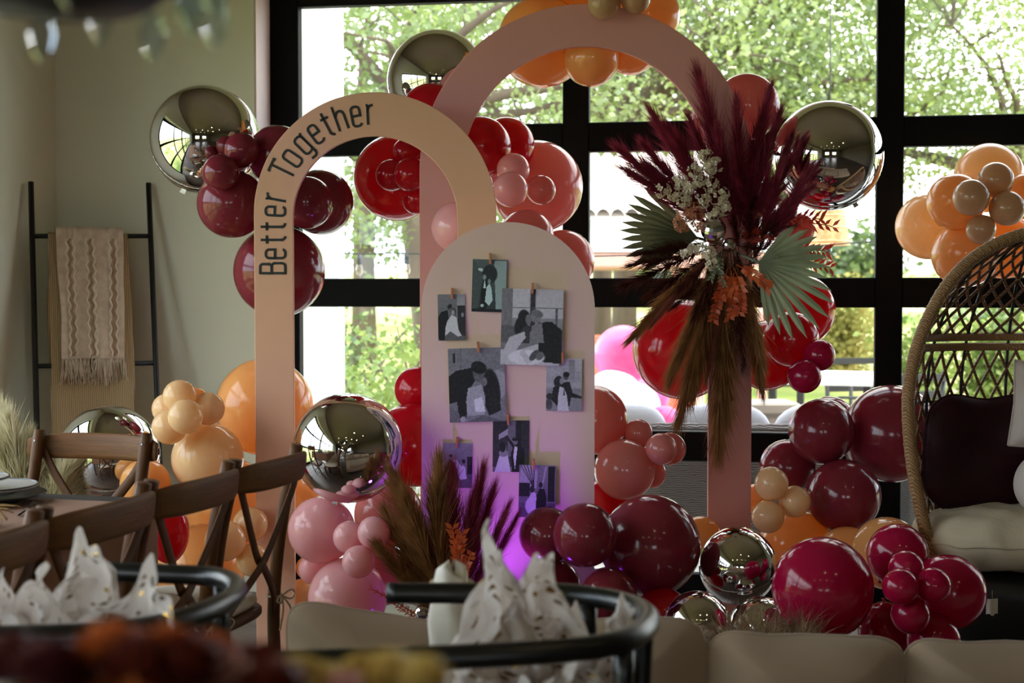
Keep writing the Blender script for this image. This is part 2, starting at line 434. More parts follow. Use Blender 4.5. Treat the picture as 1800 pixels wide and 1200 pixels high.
def tree(label, px, d, trunk_r, fork, crown, nclump, nleaf, mat, leaf=0.072, spread=0.36, seed=1, lean=(0, 0), trunk_mat='bark', name='oak_tree', limb_zs=None, group='trees outside the window'):
    """crown = (dx, dz, rx, ry, rz) relative to the foot"""
    rnd = random.Random(seed)
    foot = yf((px-900)/FPX*d, d, 0); foot.z = terrain_z(foot.x, foot.y)
    t = thing(name, label, 'tree', foot, 0, group)
    br = MB(); lf = MB()
    top = Vector((lean[0], lean[1], fork))
    br.tube([(0, 0, -0.1), (lean[0]*0.25, lean[1]*0.3, fork*0.4), top], [trunk_r*1.25, trunk_r, trunk_r*0.9], 10)
    dx, dz, rx, ry, rz = crown
    cen = Vector((dx, 0, dz))
    limbs = []
    for k in range(9):
        a = k*2.399+rnd.random(); rr = 0.55+0.4*rnd.random()
        tip = cen + Vector((math.cos(a)*rx*rr, math.sin(a)*ry*rr, rz*(rnd.random()*1.5-0.75)))
        mid = (top+tip)/2 + Vector((rnd.uniform(-.3, .3), rnd.uniform(-.3, .3), rnd.uniform(0.0, .5)))
        pts = bez(top, mid, tip, 8)
        pts = [p + Vector((noise.noise(p*1.7)*.12, noise.noise(p*1.7+Vector((5, 0, 0)))*.12, noise.noise(p*1.7+Vector((0, 5, 0)))*.1))*min(1, i) for i, p in enumerate(pts)]
        br.tube(pts, [trunk_r*0.42*(1-0.85*i/8)+0.006 for i in range(9)], 7)
        limbs.append(pts)
    for c in range(nclump):
        a = rnd.random()*6.283; q = rnd.random()**0.5; h = rnd.uniform(-1, 1)
        s_ = math.sqrt(max(0.05, 1-h*h*0.8))
        p = cen + Vector((math.cos(a)*rx*q*s_, math.sin(a)*ry*q*s_, h*rz))
        lp = min((pp for l in limbs for pp in l[2:]), key=lambda w: (w-p).length)
        br.tube(bez(lp, (lp+p)/2+Vector((0, 0, rnd.uniform(-.1, .2))), p, 4), [0.014, 0.011, 0.009, 0.007, 0.004], 5, cap=False)
        n = int(nleaf*2.7*rnd.uniform(0.5, 1.4)); sp = spread*rnd.uniform(0.6, 1.3)
        for k in range(n):
            o = p + Vector((rnd.gauss(0, sp), rnd.gauss(0, sp), rnd.gauss(0, sp*0.62)))
            add_leaf(lf, o, leaf*rnd.uniform(0.6, 1.3), rnd)
    br.build('trunk', MATS[trunk_mat], t); lf.build('foliage', MATS[mat], t, smooth=False)
    return t
def add_leaf(mb, o, s, rnd):
    d = Vector((rnd.gauss(0, 1), rnd.gauss(0, 1), rnd.gauss(0, .7))).normalized()
    w = d.orthogonal().normalized()
    w = (Matrix.Rotation(rnd.random()*6.283, 3, d) @ w)*s*0.34
    d = d*s
    k = len(mb.v)
    mb.v += [tuple(o), tuple(o+d*0.5+w), tuple(o+d), tuple(o+d*0.5-w)]
    mb.f.append((k, k+1, k+2, k+3))
def terrain_z(x, y):
    return terrain((x+70)/150, (y+60)/190)[2]
tree('oak with a thick leaning trunk and pale limbs behind the tan arch', 772, 12.0, 0.16, 2.6, (-0.4, 3.3, 2.0, 1.6, 1.5), 60, 55, 'oak_leaf', seed=3, lean=(-0.25, 0))
tree('oak whose bare trunk stands just right of the centre mullion', 1055, 14.0, 0.10, 2.7, (0.2, 4.0, 2.2, 2.0, 1.7), 66, 70, 'oak_leaf_pale', seed=5, lean=(0.05, 0))
tree('thick trunked oak beside the slimmer one behind the flower spray', 1096, 15.2, 0.13, 3.0, (0.9, 4.4, 2.6, 2.2, 1.7), 80, 75, 'oak_leaf', seed=8, lean=(0.05, 0))
tree('dense oak filling the window above the round chrome balloon', 1380, 16.5, 0.16, 2.2, (0.1, 4.0, 2.4, 2.0, 1.45), 95, 85, 'oak_leaf_pale', seed=12)
tree('loose oak with one long bare limb in the right hand pane', 1760, 15.5, 0.14, 2.3, (-0.1, 3.7, 2.2, 2.0, 1.35), 74, 60, 'oak_leaf_pale', seed=17, lean=(0.2, 0))
tree('faint oak far behind beside the white post', 640, 19.0, 0.15, 2.6, (0.3, 3.9, 2.2, 2.0, 2.2), 80, 55, 'oak_leaf', seed=21, leaf=0.085)
tree('pale oak far behind the middle of the pink arch', 930, 21.0, 0.15, 2.6, (0.0, 3.9, 2.5, 2.0, 2.4), 90, 60, 'oak_leaf_pale', seed=26, leaf=0.09)
leafy('dry_grass', (150, 148, 86), (196, 184, 122), 0.5, scale=1.4, gloss=0.0)
def shrub(label, px, d, w, h, n, mat, seed, leaf=0.06, zoff=0.0):
    rnd = random.Random(seed)
    foot = yf((px-900)/FPX*d, d, 0); foot.z = terrain_z(foot.x, foot.y)+zoff
    t = thing('shrub', label, 'shrub', foot, 0, 'shrubs outside the window')
    st_ = MB(); lf = MB()
    tips = []
    for k in range(14):
        a = rnd.random()*6.283; r_ = w*0.8*rnd.random()**0.5
        tip = Vector((math.cos(a)*r_, math.sin(a)*r_*0.8, h*rnd.uniform(0.35, 0.95))); tips.append(tip)
        st_.tube(bez((0, 0, 0), (tip.x*0.3, tip.y*0.3, tip.z*0.6), tip, 4), [0.02, 0.016, 0.012, 0.009, 0.005], 5)
    for k in range(n):
        tp = rnd.choice(tips); s = rnd.random()
        o = Vector((tp.x*s, tp.y*s, tp.z*(0.15+0.85*s))) + Vector((rnd.gauss(0, w*0.17), rnd.gauss(0, w*0.17), rnd.gauss(0, h*0.1)))
        if o.z < 0.02: o.z = 0.02+rnd.random()*0.1
        add_leaf(lf, o, leaf*rnd.uniform(0.6, 1.3), rnd)
    st_.build('stem', MATS['bark'], t); lf.build('foliage', MATS[mat], t, smooth=False)
shrub('bright green shrub right of the white post, low in the left pane', 655, 9.2, 0.75, 1.25, 3600, 'shrub_leaf', 2)
shrub('green shrub just left of the white photo board', 740, 10.4, 0.8, 1.2, 3200, 'shrub_leaf', 4)
shrub('olive shrub behind the left pane, rear of two', 600, 11.5, 0.9, 1.35, 2600, 'shrub_leaf_dark', 6)
shrub('dry yellowish bush seen between the red balloons and the thick mullion', 1480, 17, 1.0, 1.35, 2600, 'dry_grass', 9, 0.09)
shrub('bright bush seen just right of the thick mullion', 1615, 13, 0.55, 1.35, 2400, 'shrub_leaf', 11, 0.07)
shrub('bush seen through the upper weave of the egg chair', 1740, 14, 0.9, 1.4, 2600, 'shrub_leaf', 13, 0.08)
shrub('dark bush on the far slope below the pendant lamp', 1480, 34, 2.6, 1.8, 2200, 'shrub_leaf_dark', 15, 0.2)
shrub('dark bush on the far slope in the right hand pane', 1760, 32, 2.2, 1.7, 1900, 'shrub_leaf_dark', 19, 0.2)
shrub('far bush behind the tile roofed pavilion', 1180, 30, 2.6, 2.0, 1900, 'shrub_leaf_dark', 23, 0.2)

# white post of the porch
pp = ph(566, 500, 7.2)
wp = MB()
wp.box((0, 0, 1.8), (0.20, 0.20, 3.6), b=0.006).box((0, 0, 0.09), (0.24, 0.24, 0.18), b=0.008).box((0, 0, 3.55), (0.26, 0.26, 0.1), b=0.008)
o = wp.build('porch_post', MATS['white_post'], smooth=False); o.location = (pp.x, pp.y, -0.0); o.rotation_euler = (0, 0, R(8))
tag(o, 'square white porch post outside the left pane', 'post')

# pavilion with a pale barrel tile roof
pm('roof_tile', (240, 226, 216), 0.8, var=0.05, scale=6)
pm('pavilion_white', (238, 238, 240), 0.7, var=0.02)
pm('pavilion_beam', (206, 160, 146), 0.7, var=0.06)
pm('counter_red', (214, 92, 70), 0.7, var=0.06)
pv = thing('pavilion', 'white open pavilion with a pale scalloped tile roof beyond the patio', 'pavilion', yf(1.06, 11.8, 0), YAW)
pv.scale = (0.63, 0.8, 0.965)
MB().box((0, 0, 1.78), (3.0, 2.4, 0.26), b=0.01).build('fascia', MATS['pavilion_white'], pv, smooth=False)
MB().box((0, 0, 1.59), (2.9, 2.3, 0.11), b=0.01).build('beam', MATS['pavilion_beam'], pv, smooth=False)
for sx in (-1.38, 0.62, 1.38):
    for sy in (-1.05, 1.05):
        MB().box((sx, sy, 0.77), (0.10, 0.10, 1.54), b=0.005).build('post', MATS['pavilion_beam'], pv, smooth=False)
MB().box((-0.4, -1.0, 0.5), (1.9, 0.12, 0.98), b=0.01).build('counter', MATS['counter_red'], pv, smooth=False)
tile = MB()
tile.grid(lambda u, v: (0.085*math.cos(math.pi*u)*-1, -1.42*v, 0.07*math.sin(math.pi*u)-0.55*v), 6, 3)
tm = tile.mesh('roof_tile_row', MATS['roof_tile'])
for k in range(18):
    link('roof_tile', tm, pv, (-1.45+k*0.17, 0.0, 2.46)); link('roof_tile', tm, pv, (-1.45+k*0.17, 0.0, 2.46), (0, 0, math.pi))
MB().grid(lambda u, v: (-1.55+3.1*u, -1.4+2.8*v, 2.44-abs(v-0.5)*1.08), 2, 8).build('roof_deck', MATS['pavilion_white'], pv, smooth=False)

# balloons outside and patio furniture
def simple_balloon_mesh(name, mat, n=28):
    prof = [(max(0.0, math.sin(t)), math.cos(t) if t < 1.57 else math.cos(t)*(1+0.10*((t-1.57)/1.57)**2)) for t in [math.pi*i/20 for i in range(20)]]
    prof += [(0.05, -1.11), (0.035, -1.14)]
    return MB().lathe(prof, n).mesh(name, mat)
pm('weave_grey', (120, 112, 106), 0.8)
wick = stripe_mat('patio_wicker', (46, 38, 36), (112, 100, 94), 0.8, (1, 1, 1.4), wscale=22, dist=5, bump=1.0, direction='Z', detail=1)
pm('patio_cushion', (176, 172, 178), 0.9, var=0.03, scale=4, bump=0.1, bscale=120)
def cushion_mesh(name, mat, sx, sy, sz, p=2.6, n=26, wob=0.0, seed=0):
    def fn(u, v):
        a = 2*math.pi*u; b = math.pi*(v-0.5)
        def se(c, e): return math.copysign(abs(c)**(2.0/e), c)
        x = sx*se(math.cos(b), 3.2)*se(math.cos(a), p); y = sy*se(math.cos(b), 3.2)*se(math.sin(a), p); z = sz*se(math.sin(b), 2.2)
        if wob:
            q = Vector((x*6+seed, y*6, z*6)); w = wob*noise.noise(q)
            x += w; y += w*0.7; z += wob*noise.noise(q+Vector((9, 0, 0)))
        return (x, y, z)
    return MB().grid(fn, n*2, n, closed_u=True).mesh(name, mat)
sf = thing('patio_sofa', 'grey wicker patio sofa turned away, close outside the glass', 'sofa', yf(1.0, 6.75, 0), YAW*0.4)
MB().box((0, 0, 0.40), (1.55, 0.07, 0.52), b=0.02).build('back', wick, sf, smooth=False)
MB().box((0, 0.33, 0.25), (1.5, 0.62, 0.22), b=0.02).build('seat', wick, sf, smooth=False)
for s in (-1, 1):
    MB().box((s*0.74, 0.33, 0.36), (0.08, 0.6, 0.44), b=0.02).build('arm', wick, sf, smooth=False)
    for y in (0.05, 0.6): MB().box((s*0.7, y, 0.07), (0.05, 0.05, 0.15)).build('leg', MATS['black_metal'], sf, smooth=False)
for k, x in enumerate((-0.49, 0.0, 0.49)):
    c = link('back_cushion', cushion_mesh('back_cushion', MATS['patio_cushion'], 0.25, 0.075, 0.20, 3.5, 14, 0.01, k), sf, (x, 0.13, 0.55))
sf2 = copy_tree(sf); sf2['label'] = 'grey wicker patio sofa further along the glass, behind the burgundy balloons'; sf2.location = yf(2.62, 6.35, 0); sf['group'] = sf2['group'] = 'patio sofas'
pm('table_white', (240, 238, 236), 0.35, var=0.02)
pt = thing('patio_table', 'white topped patio table beyond the sofa', 'table', yf(2.12, 9.4, 0), R(-14))
MB().box((0, 0, 0.72), (0.75, 1.0, 0.04), b=0.008).build('tabletop', MATS['table_white'], pt, smooth=False)
for sx in (-0.3, 0.3):
    for sy in (-0.42, 0.42): MB().box((sx, sy, 0.35), (0.045, 0.045, 0.70)).build('leg', MATS['black_metal'], pt, smooth=False)
def patio_chair(label, x, d, rz):
    t = thing('patio_chair', label, 'chair', yf(x, d, 0), rz, 'dark metal chairs at the patio table')
    for sx in (-0.21, 0.21):
        MB().tube([(sx, -0.2, 0), (sx, -0.2, 0.45), (sx, -0.26, 0.82)], 0.016, 6).build('leg', MATS['black_metal'], t)
        MB().tube([(sx, 0.2, 0), (sx, 0.2, 0.64), (sx, -0.2, 0.66)], 0.014, 6).build('leg', MATS['black_metal'], t)
    MB().box((0, 0, 0.44), (0.44, 0.42, 0.03), b=0.006).build('seat', MATS['black_metal'], t, smooth=False)
    for z in (0.58, 0.68, 0.78): MB().box((0, -0.225-(z-0.45)*0.15, z), (0.42, 0.015, 0.045)).build('slat', MATS['black_metal'], t, smooth=False)
patio_chair('black slatted metal chair just left of the thick mullion', 2.28, 8.6, R(30))
patio_chair('black slatted metal chair beyond the white patio table', 2.55, 10.2, R(200))
pm('planter_taupe', (150, 138, 126), 0.8, var=0.05, scale=5)
o = MB().box((0, 0, 0.34), (0.30, 0.30, 0.68), b=0.015).box((0, 0, 0.66), (0.34, 0.34, 0.06), b=0.01).build('planter', MATS['planter_taupe'], smooth=False); o.location = yf(1.37, 7.75, 0); o.rotation_euler = (0, 0, R(12))
tag(o, 'tall square taupe planter behind the patio sofa', 'planter')
pk, pw_ = simple_balloon_mesh('outdoor_balloon', MATS['latex_hot_pink']), simple_balloon_mesh('outdoor_balloon', MATS['latex_white'])
for (px, py, r, d, me, lab) in [
    (1096, 624, 53, 7.6, pk, 'big hot pink balloon outside, above the white ones'),
    (1078, 702, 54, 7.5, pw_, 'big white balloon outside beside the photo board'),
    (1118, 716, 44, 7.7, pw_, 'white balloon outside, right of the biggest white one'),
    (1142, 694, 36, 7.9, pk, 'small hot pink balloon outside, partly behind the red balloon'),
    (1168, 742, 30, 7.6, pk, 'pink balloon outside, low over the patio sofa cushion'),
    (1130, 752, 34, 7.55, pw_, 'white balloon outside, lowest of the white ones')]:
    o = link('outdoor_balloon', me, None, ph(px, py, d), None, r*d/FPX); tag(o, lab, 'balloon', 'balloons out on the patio')
    MB().lathe([(0.03, -1.12), (0.075, -1.17), (0.06, -1.21), (0.0, -1.2)], 10).build('knot', me.materials[0], o)

# pendant lamp and string lights under the porch
pm('lamp_wicker', (226, 186, 136), 0.7, var=0.12, scale=40)
pm('bulb_holder', (30, 28, 26), 0.5)
emit_mat('bulb_glow', (1.0, 0.72, 0.35, 1), 9.0)
pl = thing('pendant_lamp', 'woven straw pendant lamp with a glowing bulb outside', 'lamp', ph(1457, 430, 8.3))
pl_h = 0.20
rings = [(0.085, 0.20), (0.09, 0.17), (0.105, 0.1), (0.115, 0.02), (0.118, 0.0)]
sh = MB()
sh.lathe([(r_, z_) for r_, z_ in rings]+[(r_-0.006, z_) for r_, z_ in reversed(rings)], 28)
sh.build('shade', leafy('shade_straw', (214, 168, 112), (236, 204, 156), 0.55, scale=30), pl)
for k in range(5): MB().tube([(rings[k][0]*1.01*math.cos(a), rings[k][0]*1.01*math.sin(a), rings[k][1]) for a in [i*2*math.pi/24 for i in range(25)]], 0.004, 5, cap=False).build('ring', MATS['lamp_wicker'], pl)
MB().lathe([(0.0, 0.02), (0.014, 0.026), (0.02, 0.045), (0.012, 0.07), (0.0, 0.075)], 12).build('bulb', MATS['bulb_glow'], pl)
MB().tube([(0, 0, 0.07), (0, 0, 1.9)], 0.004, 5).build('cord', MATS['bulb_holder'], pl)
glass_mat('bulb_glass', (1.0, 0.96, 0.9, 1), 0.2)
sl = thing('string_lights', 'drooping string of clear bulbs on a cable outside', 'string lights', yf(0, 8.0, 0), YAW)
def sl_loc(px, py): 
    k = 8.0/FPX; return Vector(((px-900)*k, 0, zat(py, 8.0)))
cab = cat_rom([sl_loc(p, q) for p, q in ((480, 440), (632, 446), (715, 445), (900, 452), (1180, 446), (1455, 430), (1760, 405))], 5)
MB().tube(cab, 0.004, 5).build('cable', MATS['bulb_holder'], sl)
for (px, py) in ((632, 446), (715, 445), (1455, 430), (1700, 410)):
    p = sl_loc(px, py)
    bb = MB().lathe([(0.0, -0.125), (0.016, -0.115), (0.022, -0.09), (0.014, -0.06)], 12, Matrix.Translation(p)).build('bulb', MATS['bulb_glass'], sl)
    MB().lathe([(0.0, 0.0), (0.012, -0.002), (0.015, -0.03), (0.014, -0.06), (0.0, -0.062)], 10, Matrix.Translation(p)).build('socket', MATS['bulb_holder'], sl)
# ------------------------------------------------------------------ arches, lettering, photographs
def board_local(px, py, d, cx, ):
    """pixel on a board standing at distance d with its middle at pixel column cx -> local x, z"""
    k = d/FPX
    return ((px-cx)*k, zat(py, d))
def arch(name, label, mat, cx, d, ro, ri, cy_o, cy_i, th=0.02):
    """arch board: pixel radii, pixel rows of the two curve centres"""
    t = thing(name, label, 'arch', yf((cx-900)/FPX*d, d, 0), YAW)
    k = d/FPX; zo, zi = zat(cy_o, d), zat(cy_i, d)
    ro_, ri_ = ro*k, ri*k
    n = 64; out = []; inn = []
    out.append((-ro_, 0.0)); inn.append((-ri_, 0.0))
    out.append((-ro_, zi*0.5)); inn.append((-ri_, zi*0.5))
    for i in range(n+1):
        a = math.pi*(1-i/n)
        out.append((ro_*math.cos(a), zo+ro_*math.sin(a))); inn.append((ri_*math.cos(a), zi+ri_*math.sin(a)))
    out.append((ro_, zi*0.5)); inn.append((ri_, zi*0.5))
    out.append((ro_, 0.0)); inn.append((ri_, 0.0))
    m = MB(); c = 0.0015
    loops = []
    for y, ins in ((0, c), (c, 0), (th-c, 0), (th, c)):
        loops.append((y, ins))
    N = len(out)
    # cross-section ring of 8 points per station
    vv = []; ff = []
    for i in range(N):
        o_, n_ = Vector((out[i][0], 0, out[i][1])), Vector((inn[i][0], 0, inn[i][1]))
        e = (n_-o_).normalized()
        for y, ins in loops: vv.append(o_ + e*ins + Vector((0, y, 0)))
        for y, ins in reversed(loops): vv.append(n_ - e*ins + Vector((0, y, 0)))
    for i in range(N-1):
        for j in range(8):
            ff.append((i*8+j, i*8+(j+1) % 8, (i+1)*8+(j+1) % 8, (i+1)*8+j))
    ff.append(tuple(range(7, -1, -1))); ff.append(tuple((N-1)*8+j for j in range(8)))
    m.add(vv, ff); m.build('board', mat, t, smooth=False)
    # two flat feet behind the legs keep the board upright
    for s in (-1, 1):
        MB().box((s*(ro_+ri_)/2, th+0.09, 0.012), (0.07, 0.18, 0.024), b=0.003).build('foot', mat, t, smooth=False)
    return t
D_PINK, D_TAN, D_PALE = 4.90, 4.70, 4.45
arch_pink = arch('arch_panel', 'tall dusty pink arch carrying the burgundy pampas spray', MATS['pink_board'], 1030, D_PINK, 292, 216, 302, 300)
arch_tan = arch('arch_panel', 'tan arch lettered Better Together in black', MATS['tan_board'], 660, D_TAN, 212.5, 144, 376, 384)
# solid round topped board
def round_board(name, label, mat, cx, d, r, cy, th=0.02):
    t = thing(name, label, 'photo board', yf((cx-900)/FPX*d, d, 0), YAW)
    k = d/FPX; rr = r*k; z = zat(cy, d); pts = [(-rr, 0)]
    for i in range(49):
        a = math.pi*(1-i/48); pts.append((rr*math.cos(a), z+rr*math.sin(a)))
    pts.append((rr, 0)); n = len(pts)
    m = MB(); m.add([(x, 0, q) for x, q in pts]+[(x, th, q) for x, q in pts], [tuple(range(n)), tuple(range(2*n-1, n-1, -1))]+[(i, i+n, (i+1) % n+n, (i+1) % n) for i in range(n)])
    m.build('board', mat, t, smooth=False)
    MB().box((0, th+0.1, 0.012), (0.2, 0.2, 0.024), b=0.003).build('foot', mat, t, smooth=False)
    return t
board = round_board('photo_board', 'pale solid board with a rounded top hung with photographs', MATS['pale_board'], 893, D_PALE, 152.5, 543)

# lettering: monoline strokes, pixel units, x along the text, y up from the baseline
def arc_pts(cx, cy, rx, ry, a0, a1, n=5):
    return [(cx+rx*math.cos(R(a0+(a1-a0)*i/n)), cy+ry*math.sin(R(a0+(a1-a0)*i/n))) for i in range(n+1)]
def rr_loop(x0, y0, x1, y1, r):
    p = arc_pts(x1-r, y1-r, r, r, 0, 90)+arc_pts(x0+r, y1-r, r, r, 90, 180)+arc_pts(x0+r, y0+r, r, r, 180, 270)+arc_pts(x1-r, y0+r, r, r, 270, 360)
    return p+[p[0]]
G = {
 'B': [[(-1, 44), (1, 44), (1, 0), (-1, 0)], [(1, 44)]+arc_pts(12, 39, 5, 5, 90, 0)+[(17, 29)]+arc_pts(12, 29, 5, 5, 0, -90)+[(1, 24)], [(12, 24)]+arc_pts(13, 18, 5.5, 6, 90, 0)+arc_pts(13, 6, 5.5, 6, 0, -90)+[(1, 0)]],
 'e': [[(1.5, 18), (16, 18)]+arc_pts(10, 28, 6, 6, 0, 90)+arc_pts(7, 28, 6, 6, 90, 180)+arc_pts(7, 6, 6, 6, 180, 270)+arc_pts(10.5, 6, 6, 6, 270, 345)],
 't': [[(5, 43), (5, 6)]+arc_pts(11, 6, 6, 6, 180, 275), [(-1.5, 32), (13, 32)]],
 'r': [[(2, 35), (2, 0)], [(2, 25)]+arc_pts(11, 25, 9, 9, 170, 85), [(-1, 34), (2, 34)]],
 'T': [[(0, 40.5), (0.5, 44), (21.5, 44), (22, 40.5)], [(11, 44), (11, 0)]],
 'o': [rr_loop(0, 0, 17, 34, 6)],
 'g': [rr_loop(0, 0, 16, 34, 6), [(16, 34), (16, -4)]+arc_pts(10, -4, 6, 7, 0, -90)+[(2, -10)], [(16, 33), (19, 36)]],
 'h': [[(1, 45), (1, 0)], [(1, 25)]+arc_pts(10, 26, 7, 8, 150, 0)+[(17, 0)]],
}
GW = {'B': 18, 'e': 17, 't': 13, 'r': 13, 'T': 22, 'o': 17, 'g': 16, 'h': 18}
def stroke(mb, pts, w, y0, y1):
    P = [Vector((p[0], 0, p[1])) for p in pts]; n = len(P); L = []; Rr = []
    for i in range(n):
        a = (P[i]-P[i-1]).normalized() if i > 0 else None; b = (P[i+1]-P[i]).normalized() if i < n-1 else None
        t = (a or b) if (a is None or b is None) else (a+b)
        if t.length < 1e-6: t = b
        t = t.normalized(); nn = Vector((-t.z, 0, t.x))
        s = 1.0
        if a is not None and b is not None: s = min(1.5, 1.0/max(0.5, nn.dot(Vector((-a.z, 0, a.x)))))
        L.append(P[i]+nn*w*s); Rr.append(P[i]-nn*w*s)
    vv = []
    for i in range(n):
        for p in (L[i], Rr[i]):
            for y in (y0, y1): vv.append((p.x, y, p.z))
    ff = [(0, 1, 3, 2), ((n-1)*4, (n-1)*4+2, (n-1)*4+3, (n-1)*4+1)]
    for i in range(n-1):
        a, b = i*4, (i+1)*4
        ff += [(a, a+2, b+2, b), (a+1, b+1, b+3, a+3), (a, b, b+1, a+1), (a+2, a+3, b+3, b+2)]
    mb.add(vv, ff)
CX, CYT = 660.0, 378.0        # curve centre of the lettering, pixels of the photograph, used only to space the letters
kk = D_TAN/FPX
letters = [('B', 480, 472), ('e', 483, 446), ('t', 481, 420), ('t', 480, 397), ('e', 483, 371), ('r', 485, 346),
           ('T', 500, 300), ('o', 517, 280), ('g', 538, 259), ('e', 558, 239), ('t', 579, 224), ('h', 601, 213), ('e', 627, 205), ('r', 652, 201)]
for ch, lx, ly in letters:
    mb = MB()
    if ly > CYT: mid, tang, nrm = ly, Vector((0, 0, 1)), Vector((-1, 0, 0)); base = Vector((-158*kk, 0, zat(ly, D_TAN)))
    else:
        a = math.atan2(CYT-ly, lx-CX); nrm = Vector((math.cos(a), 0, math.sin(a))); tang = Vector((math.sin(a), 0, -math.cos(a)))
        base = Vector((0, 0, zat(CYT, D_TAN))) + nrm*158*kk
    for s in G[ch]:
        pts = []
        for (x, y) in s:
            q = base + tang*((x-GW[ch]/2)*kk) + nrm*(y*kk); pts.append((q.x, q.z))
        stroke(mb, pts, 2.25*kk, -0.0014, 0.0004)
    mb.build('letter', MATS['letter_black'], arch_tan, smooth=False)

# photographs: black and white prints painted point by point on a fine sheet
def sm(e0, e1, x):
    t = max(0.0, min(1.0, (x-e0)/(e1-e0))); return t*t*(3-2*t)
def inside(poly, x, y):
    c = False; j = len(poly)-1
    for i in range(len(poly)):
        xi, yi = poly[i]; xj, yj = poly[j]
        if (yi > y) != (yj > y) and x < (xj-xi)*(y-yi)/(yj-yi+1e-12)+xi: c = not c
        j = i
    return c
def paint(ops, u, v, seed):
    g = 0.5
    for op in ops:
        k = op[0]
        if k == 'bg': g = op[1]+(op[2]-op[1])*v+(op[3] if len(op) > 3 else 0)*(u-0.5)
        elif k == 'r':
            if op[1] <= u <= op[3] and op[2] <= v <= op[4]: g = op[5]
        elif k == 'e':
            _, cx, cy, rx, ry, rot, val = op
            dx, dy = u-cx, v-cy; c, s = math.cos(R(rot)), math.sin(R(rot))
            q = math.hypot((dx*c+dy*s)/rx, (-dx*s+dy*c)/ry)
            g = g+(val-g)*(1-sm(0.9, 1.08, q))
        elif k == 'p':
            if inside(op[1], u, v): g = op[2]
        elif k == 'n': g += 0.45*op[1]*noise.noise(Vector((u*op[2], v*op[2]*1.3, seed*3.1)))
    return max(0.01, min(0.95, g))
